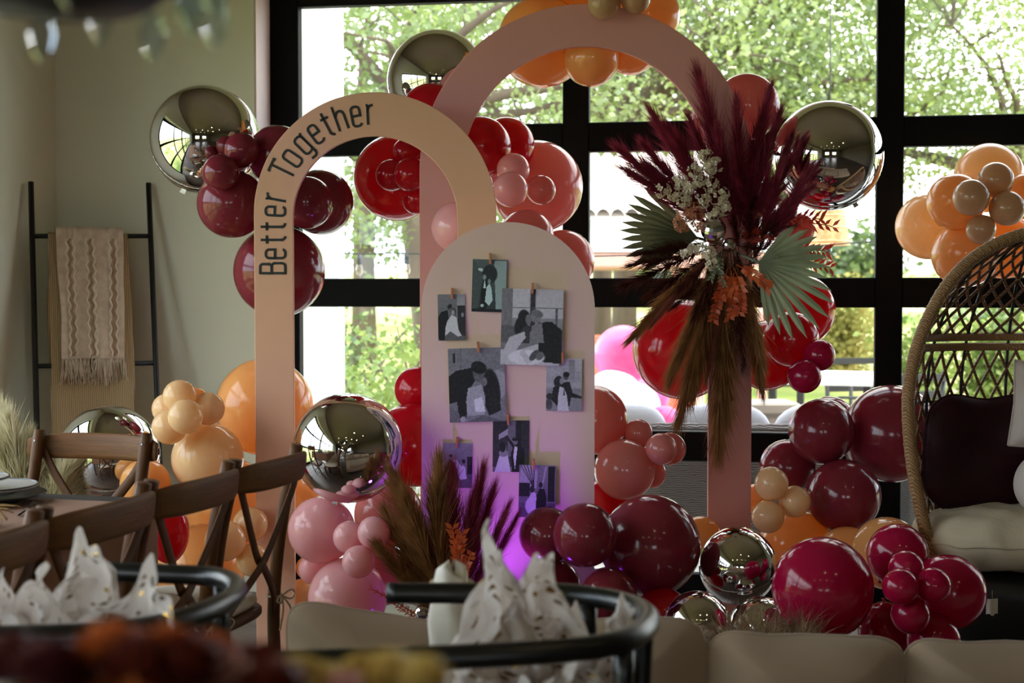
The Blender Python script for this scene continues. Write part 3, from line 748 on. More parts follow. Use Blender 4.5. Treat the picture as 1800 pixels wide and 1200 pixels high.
# u to the right, v up, in 0..1
PH = [
 ('standing couple kissing, bride lifting a white train', 770, 517, 818, 598, -1.0, 0, (0.96, 1.0, 0.97), [('bg', .28, .40), ('r', .70, .45, 1, 1, .55), ('r', .72, .1, 1, .75, .10), ('e', .9, .55, .05, .05, 0, .5),
    ('p', [(0, .05), (.0, .5), (.12, .62), (.36, .66), (.4, .45), (.26, .3), (.24, .0), (.08, .0)], .03), ('e', .43, .70, .08, .07, 0, .30), ('e', .44, .735, .09, .05, 10, .08), ('e', .57, .62, .10, .09, 0, .22), ('e', .55, .60, .06, .06, 0, .55),
    ('p', [(.34, .42), (.5, .55), (.68, .5), (.75, .22), (.86, .10), (.72, .08), (.45, .2), (.25, .10), (.28, .3)], .78), ('n', .10, 14)]),
 ('couple walking down a tiled passage, greenish tint', 830, 456, 891, 548, 1.5, 1, (0.72, 0.98, 0.88), [('bg', .16, .32), ('p', [(.7, .02), (.98, .02), (.98, .98), (.62, .98)], .62), ('p', [(.02, .0), (.02, .98), (.25, .8), (.2, .1)], .26), ('r', .0, .0, 1, .06, .06), ('e', .25, .8, .09, .03, -10, .85),
    ('e', .5, .72, .22, .18, 0, .12), ('p', [(.24, .02), (.26, .4), (.32, .62), (.46, .6), (.44, .1), (.36, .02)], .04), ('e', .35, .66, .05, .05, 0, .55), ('p', [(.32, .45), (.36, .62), (.40, .45)], .9),
    ('p', [(.38, .2), (.42, .48), (.5, .54), (.56, .45), (.6, .22), (.5, .12)], .85), ('e', .49, .58, .045, .05, 0, .5), ('e', .3, .12, .05, .03, 0, .8), ('n', .08, 18)]),
 ('couple kissing at a round table before a window', 881, 508, 989, 641, 1.5, 3, (1, 1, 1), [('bg', .34, .60), ('r', .18, .62, .46, 1, .72), ('r', .56, .62, 1, 1, .70), ('r', .47, .45, .55, 1, .14), ('r', .0, .3, .18, 1, .40), ('r', .18, .745, 1, .755, .3), ('r', .88, .45, .91, .75, .3),
    ('e', .10, .40, .24, .12, 0, .30), ('p', [(.0, .0), (.0, .2), (.3, .2), (.6, .28), (.75, .18), (.95, .02), (.95, .0)], .70), ('p', [(.62, .05), (.60, .56), (.82, .58), (1, .46), (1, .02)], .04), ('p', [(.48, .3), (.50, .52), (.66, .56), (.70, .3)], .42),
    ('p', [(.22, .30), (.24, .46), (.36, .56), (.48, .5), (.46, .28)], .16), ('e', .37, .62, .10, .11, 20, .06), ('e', .29, .52, .07, .12, -20, .07), ('e', .44, .60, .05, .07, 0, .38), ('e', .56, .64, .09, .08, -15, .42), ('e', .58, .68, .10, .05, -15, .35),
    ('p', [(.02, .14), (.14, .36), (.38, .44), (.40, .36), (.18, .12)], .72), ('e', .42, .10, .30, .10, 0, .86), ('p', [(.30, .16), (.38, .2), (.52, .04), (.44, .0)], .75), ('e', .55, .13, .10, .05, 40, .25), ('e', .64, .12, .07, .05, 30, .35), ('n', .12, 22)]),
 ('man leaning over a woman in bed, large print', 789, 611, 888, 741, -1.5, 2, (0.97, 1.0, 0.99), [('bg', .40, .42), ('r', .0, .72, 1, 1, .40), ('r', .22, .72, .235, 1, .28), ('r', .09, .8, .12, .93, .03), ('e', .86, .5, .18, .2, 0, .55),
    ('p', [(.0, .25), (.0, .62), (.14, .70), (.44, .74), (.52, .62), (.42, .5), (.32, .4), (.30, .05), (.16, .05), (.14, .28)], .03), ('e', .55, .66, .12, .13, 0, .30), ('e', .54, .735, .14, .085, -10, .04),
    ('e', .76, .42, .15, .30, 8, .06), ('p', [(.60, .3), (.70, .58), (.86, .55), (.92, .15), (.7, .08)], .05), ('e', .63, .54, .05, .06, 0, .35), ('p', [(.30, .28), (.34, .46), (.58, .50), (.64, .34), (.62, .1), (.32, .08)], .58),
    ('p', [(.44, .3), (.58, .34), (.64, .14), (.46, .14)], .82), ('e', .24, .04, .05, .04, 0, .6), ('p', [(.0, .0), (.0, .2), (.16, .14), (.2, .0)], .34), ('p', [(.3, .0), (.6, .09), (1, .0)], .3), ('n', .16, 26)]),
 ('embracing couple on a terrace with a skyline', 960, 630, 1023, 722, 0.5, 1, (1, 1, 1), [('bg', .42, .66), ('r', .62, .6, .80, .98, .50), ('r', .4, .6, .52, .82, .56), ('r', .86, .5, .96, .76, .55), ('r', .0, .45, 1, .55, .60), ('r', .0, .0, 1, .42, .46),
    ('p', [(.14, .22), (.2, .45), (.42, .55), (.66, .56), (.74, .35), (1, .28), (1, .24), (.7, .26), (.66, .1), (.3, .1)], .07), ('e', .55, .66, .08, .07, 0, .26), ('e', .56, .70, .09, .05, 0, .05), ('e', .34, .56, .13, .11, 25, .10), ('e', .43, .57, .06, .06, 0, .45),
    ('p', [(.32, .0), (.34, .3), (.38, .47), (.5, .44), (.58, .3), (.64, .0)], .74), ('p', [(.47, .3), (.5, .45), (.54, .3)], .3), ('e', .10, .28, .10, .06, 0, .12), ('e', .08, .13, .10, .10, 0, .22), ('n', .14, 20)]),
 ('man raising his arm beside a bride before dark columns', 866, 738, 930, 829, 0.5, 0, (1, .97, 1), [('bg', .18, .10), ('r', .42, .3, .62, 1, .34), ('r', .66, .3, .78, 1, .06), ('p', [(.16, .62), (.42, .72), (.42, .84), (.16, .72)], .55), ('r', .0, .0, 1, .1, .35),
    ('p', [(.54, .0), (.50, .36), (.58, .52), (.74, .54), (.88, .42), (.86, .0)], .03), ('p', [(.57, .3), (.6, .5), (.68, .48), (.62, .05)], .8), ('e', .61, .585, .075, .065, 0, .38), ('e', .61, .63, .08, .035, 0, .05), ('p', [(.40, .70), (.42, .60), (.56, .46), (.60, .52)], .05),
    ('p', [(.06, .0), (.14, .2), (.2, .34), (.42, .32), (.50, .0)], .78), ('e', .30, .36, .13, .07, 0, .46), ('e', .31, .46, .07, .07, 0, .5), ('e', .27, .48, .09, .10, 20, .06), ('n', .10, 20)]),
 ('groom arranging the veil of a bride beside a wall', 779, 778, 830, 857, 0.5, 0, (1, .97, 1), [('bg', .22, .46), ('p', [(.75, .35), (.75, .9), (1, .98), (1, .3)], .40), ('r', .82, .3, 1, .7, .08), ('r', .0, .0, 1, .18, .30), ('r', .0, .18, .3, .26, .45),
    ('p', [(.14, .1), (.12, .5), (.2, .62), (.34, .6), (.42, .46), (.3, .42), (.30, .1)], .03), ('e', .26, .68, .06, .05, 0, .4), ('e', .26, .715, .07, .035, 0, .05), ('p', [(.32, .62), (.44, .64), (.78, .34), (.82, .2), (.5, .22), (.48, .42)], .74),
    ('p', [(.56, .3), (.62, .5), (.76, .48), (.80, .2), (.58, .18)], .80), ('e', .68, .56, .05, .06, 0, .45), ('e', .70, .59, .06, .05, 0, .08), ('n', .10, 18)]),
 ('couple seen from behind under striped rafters', 912, 816, 977, 908, 1.2, 4, (.97, .95, 1), [('bg', .30, .40), ('p', [(.0, .62), (.05, 1), (.5, 1), (.48, .55)], .58)]+[('p', [(.02+.09*i, 1), (.05+.09*i, 1), (.42, .55), (.40, .55)], .12) for i in range(5)]+[('r', .78, .3, .97, .98, .04), ('p', [(.7, .98), (.76, .98), (.62, .5), (.58, .5)], .55), ('r', .0, .4, .30, .66, .07), ('r', .0, .0, 1, .28, .26),
    ('e', .38, .22, .20, .18, 0, .72), ('p', [(.24, .3), (.36, .5), (.46, .46), (.52, .2), (.3, .1)], .74), ('e', .36, .54, .06, .07, 0, .08), ('p', [(.46, .1), (.48, .42), (.56, .56), (.70, .54), (.76, .36), (.72, .12), (.64, .05)], .03), ('e', .59, .62, .055, .055, 0, .05), ('n', .12, 20)]),
]
def photo_mat(i, tint):
    m, nt, out = base_mat('photo_print')
    b = nt.nodes.new('ShaderNodeBsdfPrincipled'); b.inputs['Roughness'].default_value = 0.4; b.inputs['Specular IOR Level'].default_value = 0.25
    a = nt.nodes.new('ShaderNodeVertexColor'); a.layer_name = 'print'
    mm = nt.nodes.new('ShaderNodeMix'); mm.data_type = 'RGBA'; mm.blend_type = 'MULTIPLY'; mm.inputs[0].default_value = 1
    mm.inputs[7].default_value = tuple(tint)+(1,)
    nt.links.new(a.outputs[0], mm.inputs[6]); nt.links.new(mm.outputs[2], b.inputs['Base Color']); nt.links.new(b.outputs[0], out.inputs[0])
    return m
pm('pin_wood', (176, 116, 66), 0.6, var=0.12, scale=40, stretch=(1, 1, 0.2))
pm('pin_spring', (150, 140, 130), 0.3, metal=1.0)
kp = D_PALE/FPX
board_o = yf((893-900)/FPX*D_PALE, D_PALE, 0)
for i, (desc, x0, y0, x1, y1, rot, lay, tint, ops) in enumerate(PH):
    w, h = (x1-x0)*kp, (y1-y0)*kp
    cxl, cz = ((x0+x1)/2-893)*kp, (zat(y0, D_PALE)+zat(y1, D_PALE))/2
    yy = -0.0035-0.0025*lay
    nu, nv = 76, int(76*h/w)
    curl = random.Random(i).uniform(0.002, 0.005)
    me = MB().grid(lambda u, v: ((u-0.5)*w, -curl*(1-v)**2, (v-0.5)*h), nu, nv)
    
    th = 0.0006
    nb_ = len(me.v); me.grid(lambda u, v: ((0.5-u)*w, th-curl*(1-v)**2, (v-0.5)*h), 1, 10); nb_ = len(me.v)-nb_
    mesh = me.mesh('photo_print', photo_mat(i, tint), smooth=False)
    ca = mesh.color_attributes.new('print', 'FLOAT_COLOR', 'POINT'); vals = []
    for j in range(nv+1):
        for q in range(nu+1):
            g = paint(ops, q/nu, j/nv, i)
            g = 0.014+1.05*(g**1.8); vals += [g, g, g, 1.0]
    vals += [0.7, 0.7, 0.7, 1.0]*nb_
    ca.data.foreach_set('color', vals)
    o = link('photo_print', mesh, None)
    P = yf((893-900)/FPX*D_PALE + cxl, D_PALE+yy, cz)
    o.location = P; o.rotation_euler = (0, R(rot), YAW)
    tag(o, 'black and white photo of '+desc, 'photo', 'photographs pinned to the pale board')
    # wooden clothespin at the top edge
    pinx = {0: 795, 1: 862, 2: 936, 3: 841, 4: 989, 5: 893, 6: 803, 7: 938}[i]
    c = thing('clothespin', 'clothespin on the photo of '+desc.split(',')[0], 'clothespin', yf((pinx-900)*kp, D_PALE+yy-0.003, zat(y0-1, D_PALE)), YAW, 'wooden clothespins on the photo board')
    tilt = random.Random(i+40).uniform(-6, 6)
    for s in (-1, 1):
        MB().box((0, -0.003*s-0.003, 0.001), (0.0075, 0.0032, 0.034), Matrix.Rotation(R(tilt), 3, 'Y') @ Matrix.Rotation(R(5*s), 3, 'X'), b=0.0008).build('jaw', MATS['pin_wood'], c, smooth=False)
    MB().tube([(-0.0045, -0.003, 0.003), (0.0045, -0.003, 0.003)], 0.002, 6).build('spring', MATS['pin_spring'], c)
# ------------------------------------------------------------------ balloons
# kind, pixel column and row in the photograph, pixel radius, distance ahead, bunch, label
BALLOONS = [
('burgundy', 407, 358, 60, 4.860, 'A', 'medium burgundy balloon left of the word Better, under the chrome balloon'),
('burgundy', 488, 273, 53, 4.920, 'A', 'burgundy balloon behind the tan arch beside the letter T'),
('burgundy', 388, 303, 32, 4.720, 'A', 'small burgundy balloon lowest in front of the upper left chrome balloon'),
('burgundy', 425, 264, 31, 4.800, 'A', 'small burgundy balloon between the chrome balloon and the tan arch'),
('burgundy', 540, 356, 46, 4.875, 'A', 'dark burgundy balloon inside the tan arch, front of two'),
('burgundy', 564, 355, 57, 5.065, 'A', 'burgundy balloon inside the tan arch, rear of two'),
('burgundy', 491, 477, 80, 4.990, 'A', 'large burgundy balloon behind the tan leg below the word Better'),
('red', 698, 312, 76, 5.300, 'B', 'large red balloon framed by the tan arch, small ones before it'),
('red', 688, 308, 28, 5.061, 'B', 'small red balloon on the large red one, leftmost of its bunch'),
('red', 722, 307, 30, 4.985, 'B', 'small red balloon on the large red one, partly behind the pink leg'),
('red', 716, 268, 26, 5.078, 'B', 'small red balloon on the large red one, topmost of its bunch'),
('red', 733, 350, 27, 5.051, 'B', 'small red balloon on the large red one, lowest of its bunch'),
('red', 757, 200, 53, 5.074, 'B', 'red balloon between the tan arch top and the pink arch'),
('red', 845, 259, 54, 5.037, 'B', 'red balloon between both arches, in front of another red one'),
('red', 890, 256, 50, 5.211, 'B', 'red balloon peeking out above the large coral one'),
('coral', 943, 328, 81, 5.401, 'B', 'large coral balloon beside the centre mullion with small ones before it'),
('pink', 902, 298, 29, 4.976, 'B', 'small pink balloon highest on the large coral one'),
('pink', 897, 333, 31, 4.896, 'B', "small pale pink balloon touching the tan arch's right edge"),
('coral', 951, 334, 26, 5.040, 'B', 'small coral balloon rightmost on the large coral one'),
('coral', 925, 417, 49, 5.001, 'B', 'coral balloon peeking over the top of the photo board'),
('coral', 990, 459, 55, 5.119, 'B', "coral balloon at the photo board's upper right edge"),
('pink', 803, 400, 45, 4.808, 'B', 'pale pink balloon between the tan and pink legs above the photo board'),
('orange', 953, 74, 79, 5.176, 'D', 'large orange balloon at the pink arch top, leftmost of the bunch'),
('orange', 1039, 103, 49, 5.023, 'D', 'orange balloon hanging under the middle of the pink arch top'),
('orange', 1108, 82, 49, 5.120, 'D', 'orange balloon under the pink arch top, right of the middle one'),
('orange', 1136, 28, 59, 5.261, 'D', 'large orange balloon behind the right shoulder of the pink arch top'),
('orange', 1010, -28, 56, 5.241, 'D', 'orange balloon cut off by the upper picture edge behind the pink arch'),
('taupe', 1062, 6, 29, 4.820, 'D', 'small tan balloon on the pink arch top, bigger of two'),
('taupe', 1117, -2, 26, 4.830, 'D', 'small tan balloon on the pink arch top, right one of two'),
('coral', 1312, 188, 58, 5.042, 'E', "coral balloon behind the pink arch's right shoulder, beside the chrome one"),
('coral', 1258, 215, 45, 5.216, 'E', "coral balloon showing inside the pink arch's right shoulder"),
('coral', 1405, 403, 27, 5.003, 'E', 'small coral balloon behind the palm leaf under the right chrome balloon'),
('coral', 1395, 445, 26, 5.057, 'E', 'small coral balloon behind the pale palm leaf, lower of two'),
('red', 1405, 545, 63, 5.266, 'F', 'red balloon behind the pale palm leaf, topmost of the red bunch'),
('red', 1200, 614, 88, 5.120, 'F', 'large red balloon left of the pink leg behind hanging pampas'),
('red', 1348, 625, 61, 5.159, 'F', 'dark red balloon right of the pink leg below the flowers'),
('red', 1390, 596, 49, 4.969, 'F', 'dark red balloon in front of the red bunch beside the two fuchsia ones'),
('fuchsia', 1440, 624, 28, 4.863, 'F', 'small fuchsia balloon at the right end of the red bunch'),
('fuchsia', 1414, 661, 30, 4.814, 'F', 'small fuchsia balloon lowest of the red bunch'),
('peach', 1633, 398, 58, 5.589, 'G', 'peach balloon leftmost of the bunch above the egg chair'),
('orange', 1680, 355, 50, 5.313, 'G', 'orange balloon upper left in the bunch above the egg chair'),
('peach', 1738, 312, 60, 5.514, 'G', 'peach balloon topmost of the bunch above the egg chair'),
('orange', 1697, 446, 59, 5.395, 'G', 'orange balloon lowest of the bunch, behind the egg chair rim'),
('orange', 1765, 432, 58, 5.529, 'G', 'orange balloon behind the top of the egg chair'),
('taupe', 1707, 347, 32, 5.153, 'G', 'small tan balloon in the middle of the bunch above the egg chair'),
('taupe', 1750, 316, 31, 5.235, 'G', 'small tan balloon upper right in the bunch above the egg chair'),
('taupe', 1770, 366, 31, 5.187, 'G', 'small tan balloon lower right in the bunch above the egg chair'),
('taupe', 1724, 403, 26, 5.220, 'G', 'smallest tan balloon, lowest in the bunch above the egg chair'),
('orange', 1800, 345, 40, 5.346, 'G', 'orange balloon cut by the right picture edge above the egg chair'),
('orange', 465, 714, 85, 4.980, 'H', 'large orange balloon behind the tan leg, beside the small peach ones'),
('peach', 365, 806, 63, 4.660, 'H', 'large peach balloon above the cross back chairs'),
('peach', 316, 697, 30, 4.560, 'H', 'small peach balloon topmost in the cluster beside the ladder'),
('peach', 326, 732, 31, 4.458, 'H', 'small peach balloon at the front of the cluster beside the ladder'),
('peach', 366, 718, 29, 4.600, 'H', 'small peach balloon right in the cluster beside the ladder'),
('peach', 298, 750, 31, 4.527, 'H', 'small peach balloon lowest in the cluster beside the ladder'),
('peach', 294, 718, 27, 4.625, 'H', 'small peach balloon leftmost in the cluster beside the ladder'),
('orange', 345, 703, 22, 4.680, 'H', 'smallest orange balloon at the back of the cluster beside the ladder'),
('orange', 405, 890, 80, 4.988, 'H', 'large orange balloon behind the cross back chairs, upper one'),
('orange', 352, 1000, 78, 4.772, 'H', 'large orange balloon behind the cross back chairs, lower one'),
('peach', 440, 921, 31, 4.637, 'H', 'small peach balloon between the two nearest cross back chairs, top of three'),
('peach', 396, 950, 36, 4.552, 'H', "small peach balloon behind a chair's crossed straps, left of three"),
('peach', 444, 984, 29, 4.593, 'H', 'small peach balloon above the chair cushion, lowest of three'),
('orange', 530, 890, 48, 5.020, 'H', 'orange balloon behind the tan leg and the big chrome balloon'),
('orange', 540, 998, 20, 4.780, 'H', 'small orange balloon between the tan leg and the pink balloons'),
('peach', 531, 1043, 26, 4.780, 'H', 'small peach balloon lowest beside the foot of the tan leg'),
('red', 292, 930, 40, 4.420, 'H', 'single red balloon with its pointed end down behind the chairs'),
('orange', 255, 850, 44, 4.600, 'H', 'orange balloon behind the right post of the lone chair'),
('pink', 565, 931, 59, 4.400, 'I', 'large light pink balloon under the chrome balloon, leftmost'),
('coral', 683, 902, 60, 4.620, 'I', 'coral balloon half hidden by the brown pampas'),
('pink', 614, 944, 29, 4.231, 'I', 'small light pink balloon, left of two under the chrome balloon'),
('pink', 657, 936, 29, 4.189, 'I', 'small light pink balloon touched by purple light, upper one'),
('pink', 630, 987, 29, 4.160, 'I', 'small light pink balloon below the other two small ones'),
('pink', 611, 1050, 70, 4.357, 'I', 'large light pink balloon just above the sofa cushion'),
('pink', 551, 1000, 27, 4.500, 'I', 'small light pink balloon squeezed between two large pink ones'),
('coral', 668, 1010, 55, 4.543, 'I', 'coral balloon low behind the pampas at the sofa cushion'),
('red', 733, 684, 40, 4.818, 'J', 'red balloon at the left edge of the photo board, upper one'),
('red', 727, 782, 74, 4.727, 'J', 'large red balloon between the chrome one and the photo board'),
('coral', 1043, 738, 61, 4.720, 'K', 'large coral balloon at the right edge of the photo board'),
('coral', 1098, 825, 54, 4.608, 'K', 'coral balloon in front, right of the photo board'),
('coral', 1122, 761, 25, 4.680, 'K', 'small coral balloon above the front coral one'),
('coral', 1162, 789, 28, 4.568, 'K', 'small coral balloon furthest right, front of two'),
('coral', 1177, 789, 29, 4.720, 'K', 'small coral balloon furthest right, rear of two'),
('coral', 1145, 832, 26, 4.720, 'K', 'small coral balloon right of the front coral one'),
('red', 1062, 890, 48, 4.704, 'K', 'red balloon low behind the large burgundy one'),
('burgundy', 962, 940, 50, 4.233, 'L', 'burgundy balloon at the foot of the photo board, leftmost'),
('burgundy', 1028, 940, 57, 4.107, 'L', 'burgundy balloon in front of the photo board, middle of three'),
('burgundy', 1143, 958, 89, 4.289, 'L', 'very large burgundy balloon right of the photo board'),
('burgundy', 1070, 1046, 50, 4.100, 'L', 'burgundy balloon low in the middle, above the black chair rail'),
('burgundy', 968, 1030, 52, 4.260, 'L', 'burgundy balloon behind the tissue paper, lowest left'),
('red', 1165, 1085, 52, 4.191, 'L', 'dark red balloon below the very large burgundy one'),
('orange', 1232, 945, 38, 4.750, 'L', 'orange balloon between the very large burgundy one and the pink leg'),
('burgundy', 1444, 758, 58, 4.978, 'M', 'burgundy balloon left of the egg chair, upper front one'),
('burgundy', 1458, 742, 46, 5.255, 'M', 'burgundy balloon rim showing behind the upper front burgundy one'),
('burgundy', 1567, 762, 86, 5.085, 'M', "large burgundy balloon behind the egg chair's rim"),
('burgundy', 1384, 821, 49, 5.082, 'M', 'burgundy balloon just right of the pink leg'),
('burgundy', 1483, 871, 65, 4.880, 'M', 'burgundy balloon lowest of those left of the egg chair'),
('peach', 1356, 850, 30, 4.720, 'M', 'small peach balloon right of the pink leg, topmost of three'),
('peach', 1397, 881, 28, 4.740, 'M', 'small peach balloon right of the pink leg, rightmost of three'),
('peach', 1350, 908, 29, 4.700, 'M', 'small peach balloon right of the pink leg, lowest of three'),
('orange', 1330, 876, 26, 4.977, 'M', "small orange balloon peeking past the pink leg's right side"),
('orange', 1398, 962, 66, 4.928, 'M', 'large orange balloon behind the small chrome one'),
('orange', 1560, 972, 64, 4.562, 'M', "large orange balloon behind the egg chair's foot"),
('orange', 1490, 985, 60, 4.750, 'M', 'orange balloon behind the biggest fuchsia one'),
('fuchsia', 1446, 1034, 91, 3.950, 'N', 'biggest fuchsia balloon above the sofa back'),
('fuchsia', 1578, 974, 54, 4.148, 'N', 'fuchsia balloon top right of the biggest one'),
('fuchsia', 1667, 1040, 66, 4.037, 'N', 'large fuchsia balloon before the egg chair cushion'),
('fuchsia', 1593, 998, 31, 3.882, 'N', 'small fuchsia balloon, topmost of the little ones'),
('fuchsia', 1583, 1031, 32, 3.795, 'N', 'small fuchsia balloon, left of the little ones'),
('fuchsia', 1640, 1028, 31, 3.823, 'N', 'small fuchsia balloon, right of the little ones'),
('fuchsia', 1600, 1080, 34, 3.840, 'N', 'small fuchsia balloon, lowest of the little ones'),
('fuchsia', 1556, 1108, 48, 4.100, 'N', 'fuchsia balloon low between the biggest one and the little ones'),
('fuchsia', 1640, 1125, 48, 3.935, 'N', 'fuchsia balloon cut off by the sofa back'),
('chrome', 361, 246, 95, 5.000, 'A', 'round chrome balloon on the pale wall beside the burgundy bunch'),
('chrome', 770, 143, 89, 5.306, 'B', 'round chrome balloon between the two arches in the upper window'),
('chrome', 1455, 274, 96, 4.980, 'E', 'round chrome balloon right of the burgundy pampas'),
('chrome', 612, 787, 97, 4.360, 'I', 'largest round chrome balloon, over the pink balloons'),
('chrome', 192, 800, 88, 4.780, 'H', 'round chrome balloon behind the lone cross back chair'),
('chrome', 1297, 994, 69, 4.300, 'L', 'round chrome balloon between the burgundy and fuchsia balloons'),
('chrome', 1226, 1098, 60, 4.020, 'L', 'chrome balloon peeking over the sofa back under the dark red one'),
('chrome', 1338, 1106, 58, 4.100, 'L', 'shadowed chrome balloon low beside the biggest fuchsia one'),
]
def balloon_profile():
    p = []
    for i in range(25):
        t = math.pi*i/25
        z = math.cos(t)
        if t > 1.7: z *= 1+0.09*((t-1.7)/1.44)**2
        p.append((math.sin(t), z))
    p += [(0.085, -1.10), (0.05, -1.125), (0.035, -1.15)]
    return p
BM = {}; KM = {}
def foil_mesh():
    nu, nv = 96, 64
    def fn(u, v):
        th = math.pi*v; a = 2*math.pi*u
        x, y, z = math.sin(th)*math.cos(a), math.sin(th)*math.sin(a), math.cos(th)
        dz = abs(z)
        r = 1-0.022*math.exp(-(dz/0.035)**2) + 0.0045*math.sin(a*44)*math.exp(-(dz/0.10)**2)
        r -= 0.010*math.exp(-(math.hypot(x, y)/0.05)**2)
        return (x*r, y*r, z*r)
    return MB().grid(fn, nu, nv, closed_u=True).mesh('foil_balloon', MATS['chrome_foil'])
foil = foil_mesh()
sm_ = MB(); sm_.tube([((0.985+0.006*math.sin(i*1.7))*math.cos(i*2*math.pi/160), (0.985+0.006*math.sin(i*1.7))*math.sin(i*2*math.pi/160), 0.004*math.sin(i*2.1)) for i in range(161)], 0.011, 5, cap=False, flat=0.4, up=(0, 0, 1))
seam_me = sm_.mesh('seam', MATS['foil_seam'])
tail_me = MB().grid(lambda u, v: ((u-0.5)*(0.08+0.03*v), 0.01*math.sin(6*v)*(1-u), -0.97-0.10*v), 4, 6).mesh('inflation_tab', MATS['foil_seam'])
cent = {}
for b in BALLOONS:
    cent.setdefault(b[5], []).append(ph(b[1], b[2], b[4]))
cent = {k: sum(v, Vector())/len(v) for k, v in cent.items()}
GRP = {'A': 'burgundy bunch on the tan arch', 'B': 'red and coral bunch between the arches', 'D': 'orange bunch on the pink arch top', 'E': 'coral balloons at the pink arch shoulder',
       'F': 'red bunch behind the flower spray', 'G': 'peach bunch above the egg chair', 'H': 'peach and orange bunch behind the chairs', 'I': 'pink bunch under the largest chrome balloon',
       'J': 'red balloons left of the photo board', 'K': 'coral bunch right of the photo board', 'L': 'burgundy bunch before the photo board', 'M': 'burgundy and peach bunch beside the egg chair', 'N': 'fuchsia bunch above the sofa'}
rb = random.Random(5)
for (kind, px, py, r, d, cl, lab) in BALLOONS:
    p = ph(px, py, d); rad = r*d/FPX
    if kind == 'chrome':
        o = link('foil_balloon', foil, None, p)
        ax = Vector((rb.uniform(-.6, .6), rb.uniform(-.2, .5), 1)).normalized()
        # the seam runs as a tilted great circle, its inflation end hangs down
        tilt = {361: (R(68), R(24)), 770: (R(84), R(10)), 1455: (R(72), R(-30)), 612: (R(80), R(14)), 192: (R(38), R(8)), 1297: (R(30), R(-8)), 1226: (R(64), R(20)), 1338: (R(22), R(6))}[px]
        o.rotation_euler = (tilt[0], tilt[1], YAW); o.scale = (rad,)*3
        tag(o, lab, 'balloon', 'round chrome foil balloons')
        link('seam', seam_me, o)
        link('inflation_tab', tail_me, o, None, (-tilt[0], 0, 0))
        continue
    if kind not in BM:
        BM[kind] = MB().lathe(balloon_profile(), 44).mesh('latex_balloon', MATS['latex_'+kind])
        KM[kind] = MB().lathe([(0.03, -1.14), (0.055, -1.155), (0.06, -1.17), (0.04, -1.185), (0.075, -1.215), (0.085, -1.225), (0.0, -1.21)], 12).mesh('knot', MATS['latex_'+kind])
    o = link('latex_balloon', BM[kind], None, p)
    dv = cent[cl]-p
    if dv.length < 0.05: dv = Vector((0, 1, 0))
    dv = dv.normalized() + Vector((-SY, CY, 0))*1.1          # necks point into the bunch, away from the room
    if px == 292: dv = Vector((0.08, 0.1, -1))
    o.rotation_euler = (-dv).to_track_quat('Z', 'Y').to_euler()
    o.scale = (rad, rad, rad)
    if px == 292: o.scale = (rad, rad, rad*1.45)
    if px == 1446: o.scale = (rad*0.97, rad*1.0, rad*1.0)
    tag(o, lab, 'balloon', GRP[cl])
    link('knot', KM[kind], o)
# ------------------------------------------------------------------ dried flowers
leafy('plume_burgundy', (128, 34, 56), (166, 58, 80), 0.4, scale=9, gloss=0.03)
leafy('plume_brown', (134, 92, 54), (172, 124, 76), 0.4, scale=9, gloss=0.02)
leafy('plume_rose', (140, 78, 66), (168, 98, 82), 0.4, scale=9, gloss=0.02)
leafy('plume_dark', (58, 26, 22), (92, 44, 34), 0.3, scale=9, gloss=0.02)
leafy('plume_cream', (200, 190, 156), (226, 218, 190), 0.45, scale=9, gloss=0.02)
leafy('palm_olive', (74, 76, 50), (96, 96, 66), 0.25, scale=7)
leafy('palm_sage', (116, 128, 98), (142, 152, 120), 0.25, scale=7)
leafy('petal_white', (222, 208, 178), (238, 228, 204), 0.4, scale=16)
leafy('petal_peach', (200, 130, 96), (220, 156, 122), 0.4, scale=16)
leafy('leaf_orange', (196, 76, 34), (226, 110, 52), 0.4, scale=12)
leafy('leaf_red', (150, 34, 24), (196, 56, 34), 0.4, scale=12)
pm('stem_brown', (96, 70, 46), 0.8, var=0.1)
pm('mirror_tile', (220, 220, 226), 0.06, metal=1.0, var=0.08, scale=60)
pm('vessel_clay', (150, 120, 104), 0.7, var=0.06, bump=0.1)

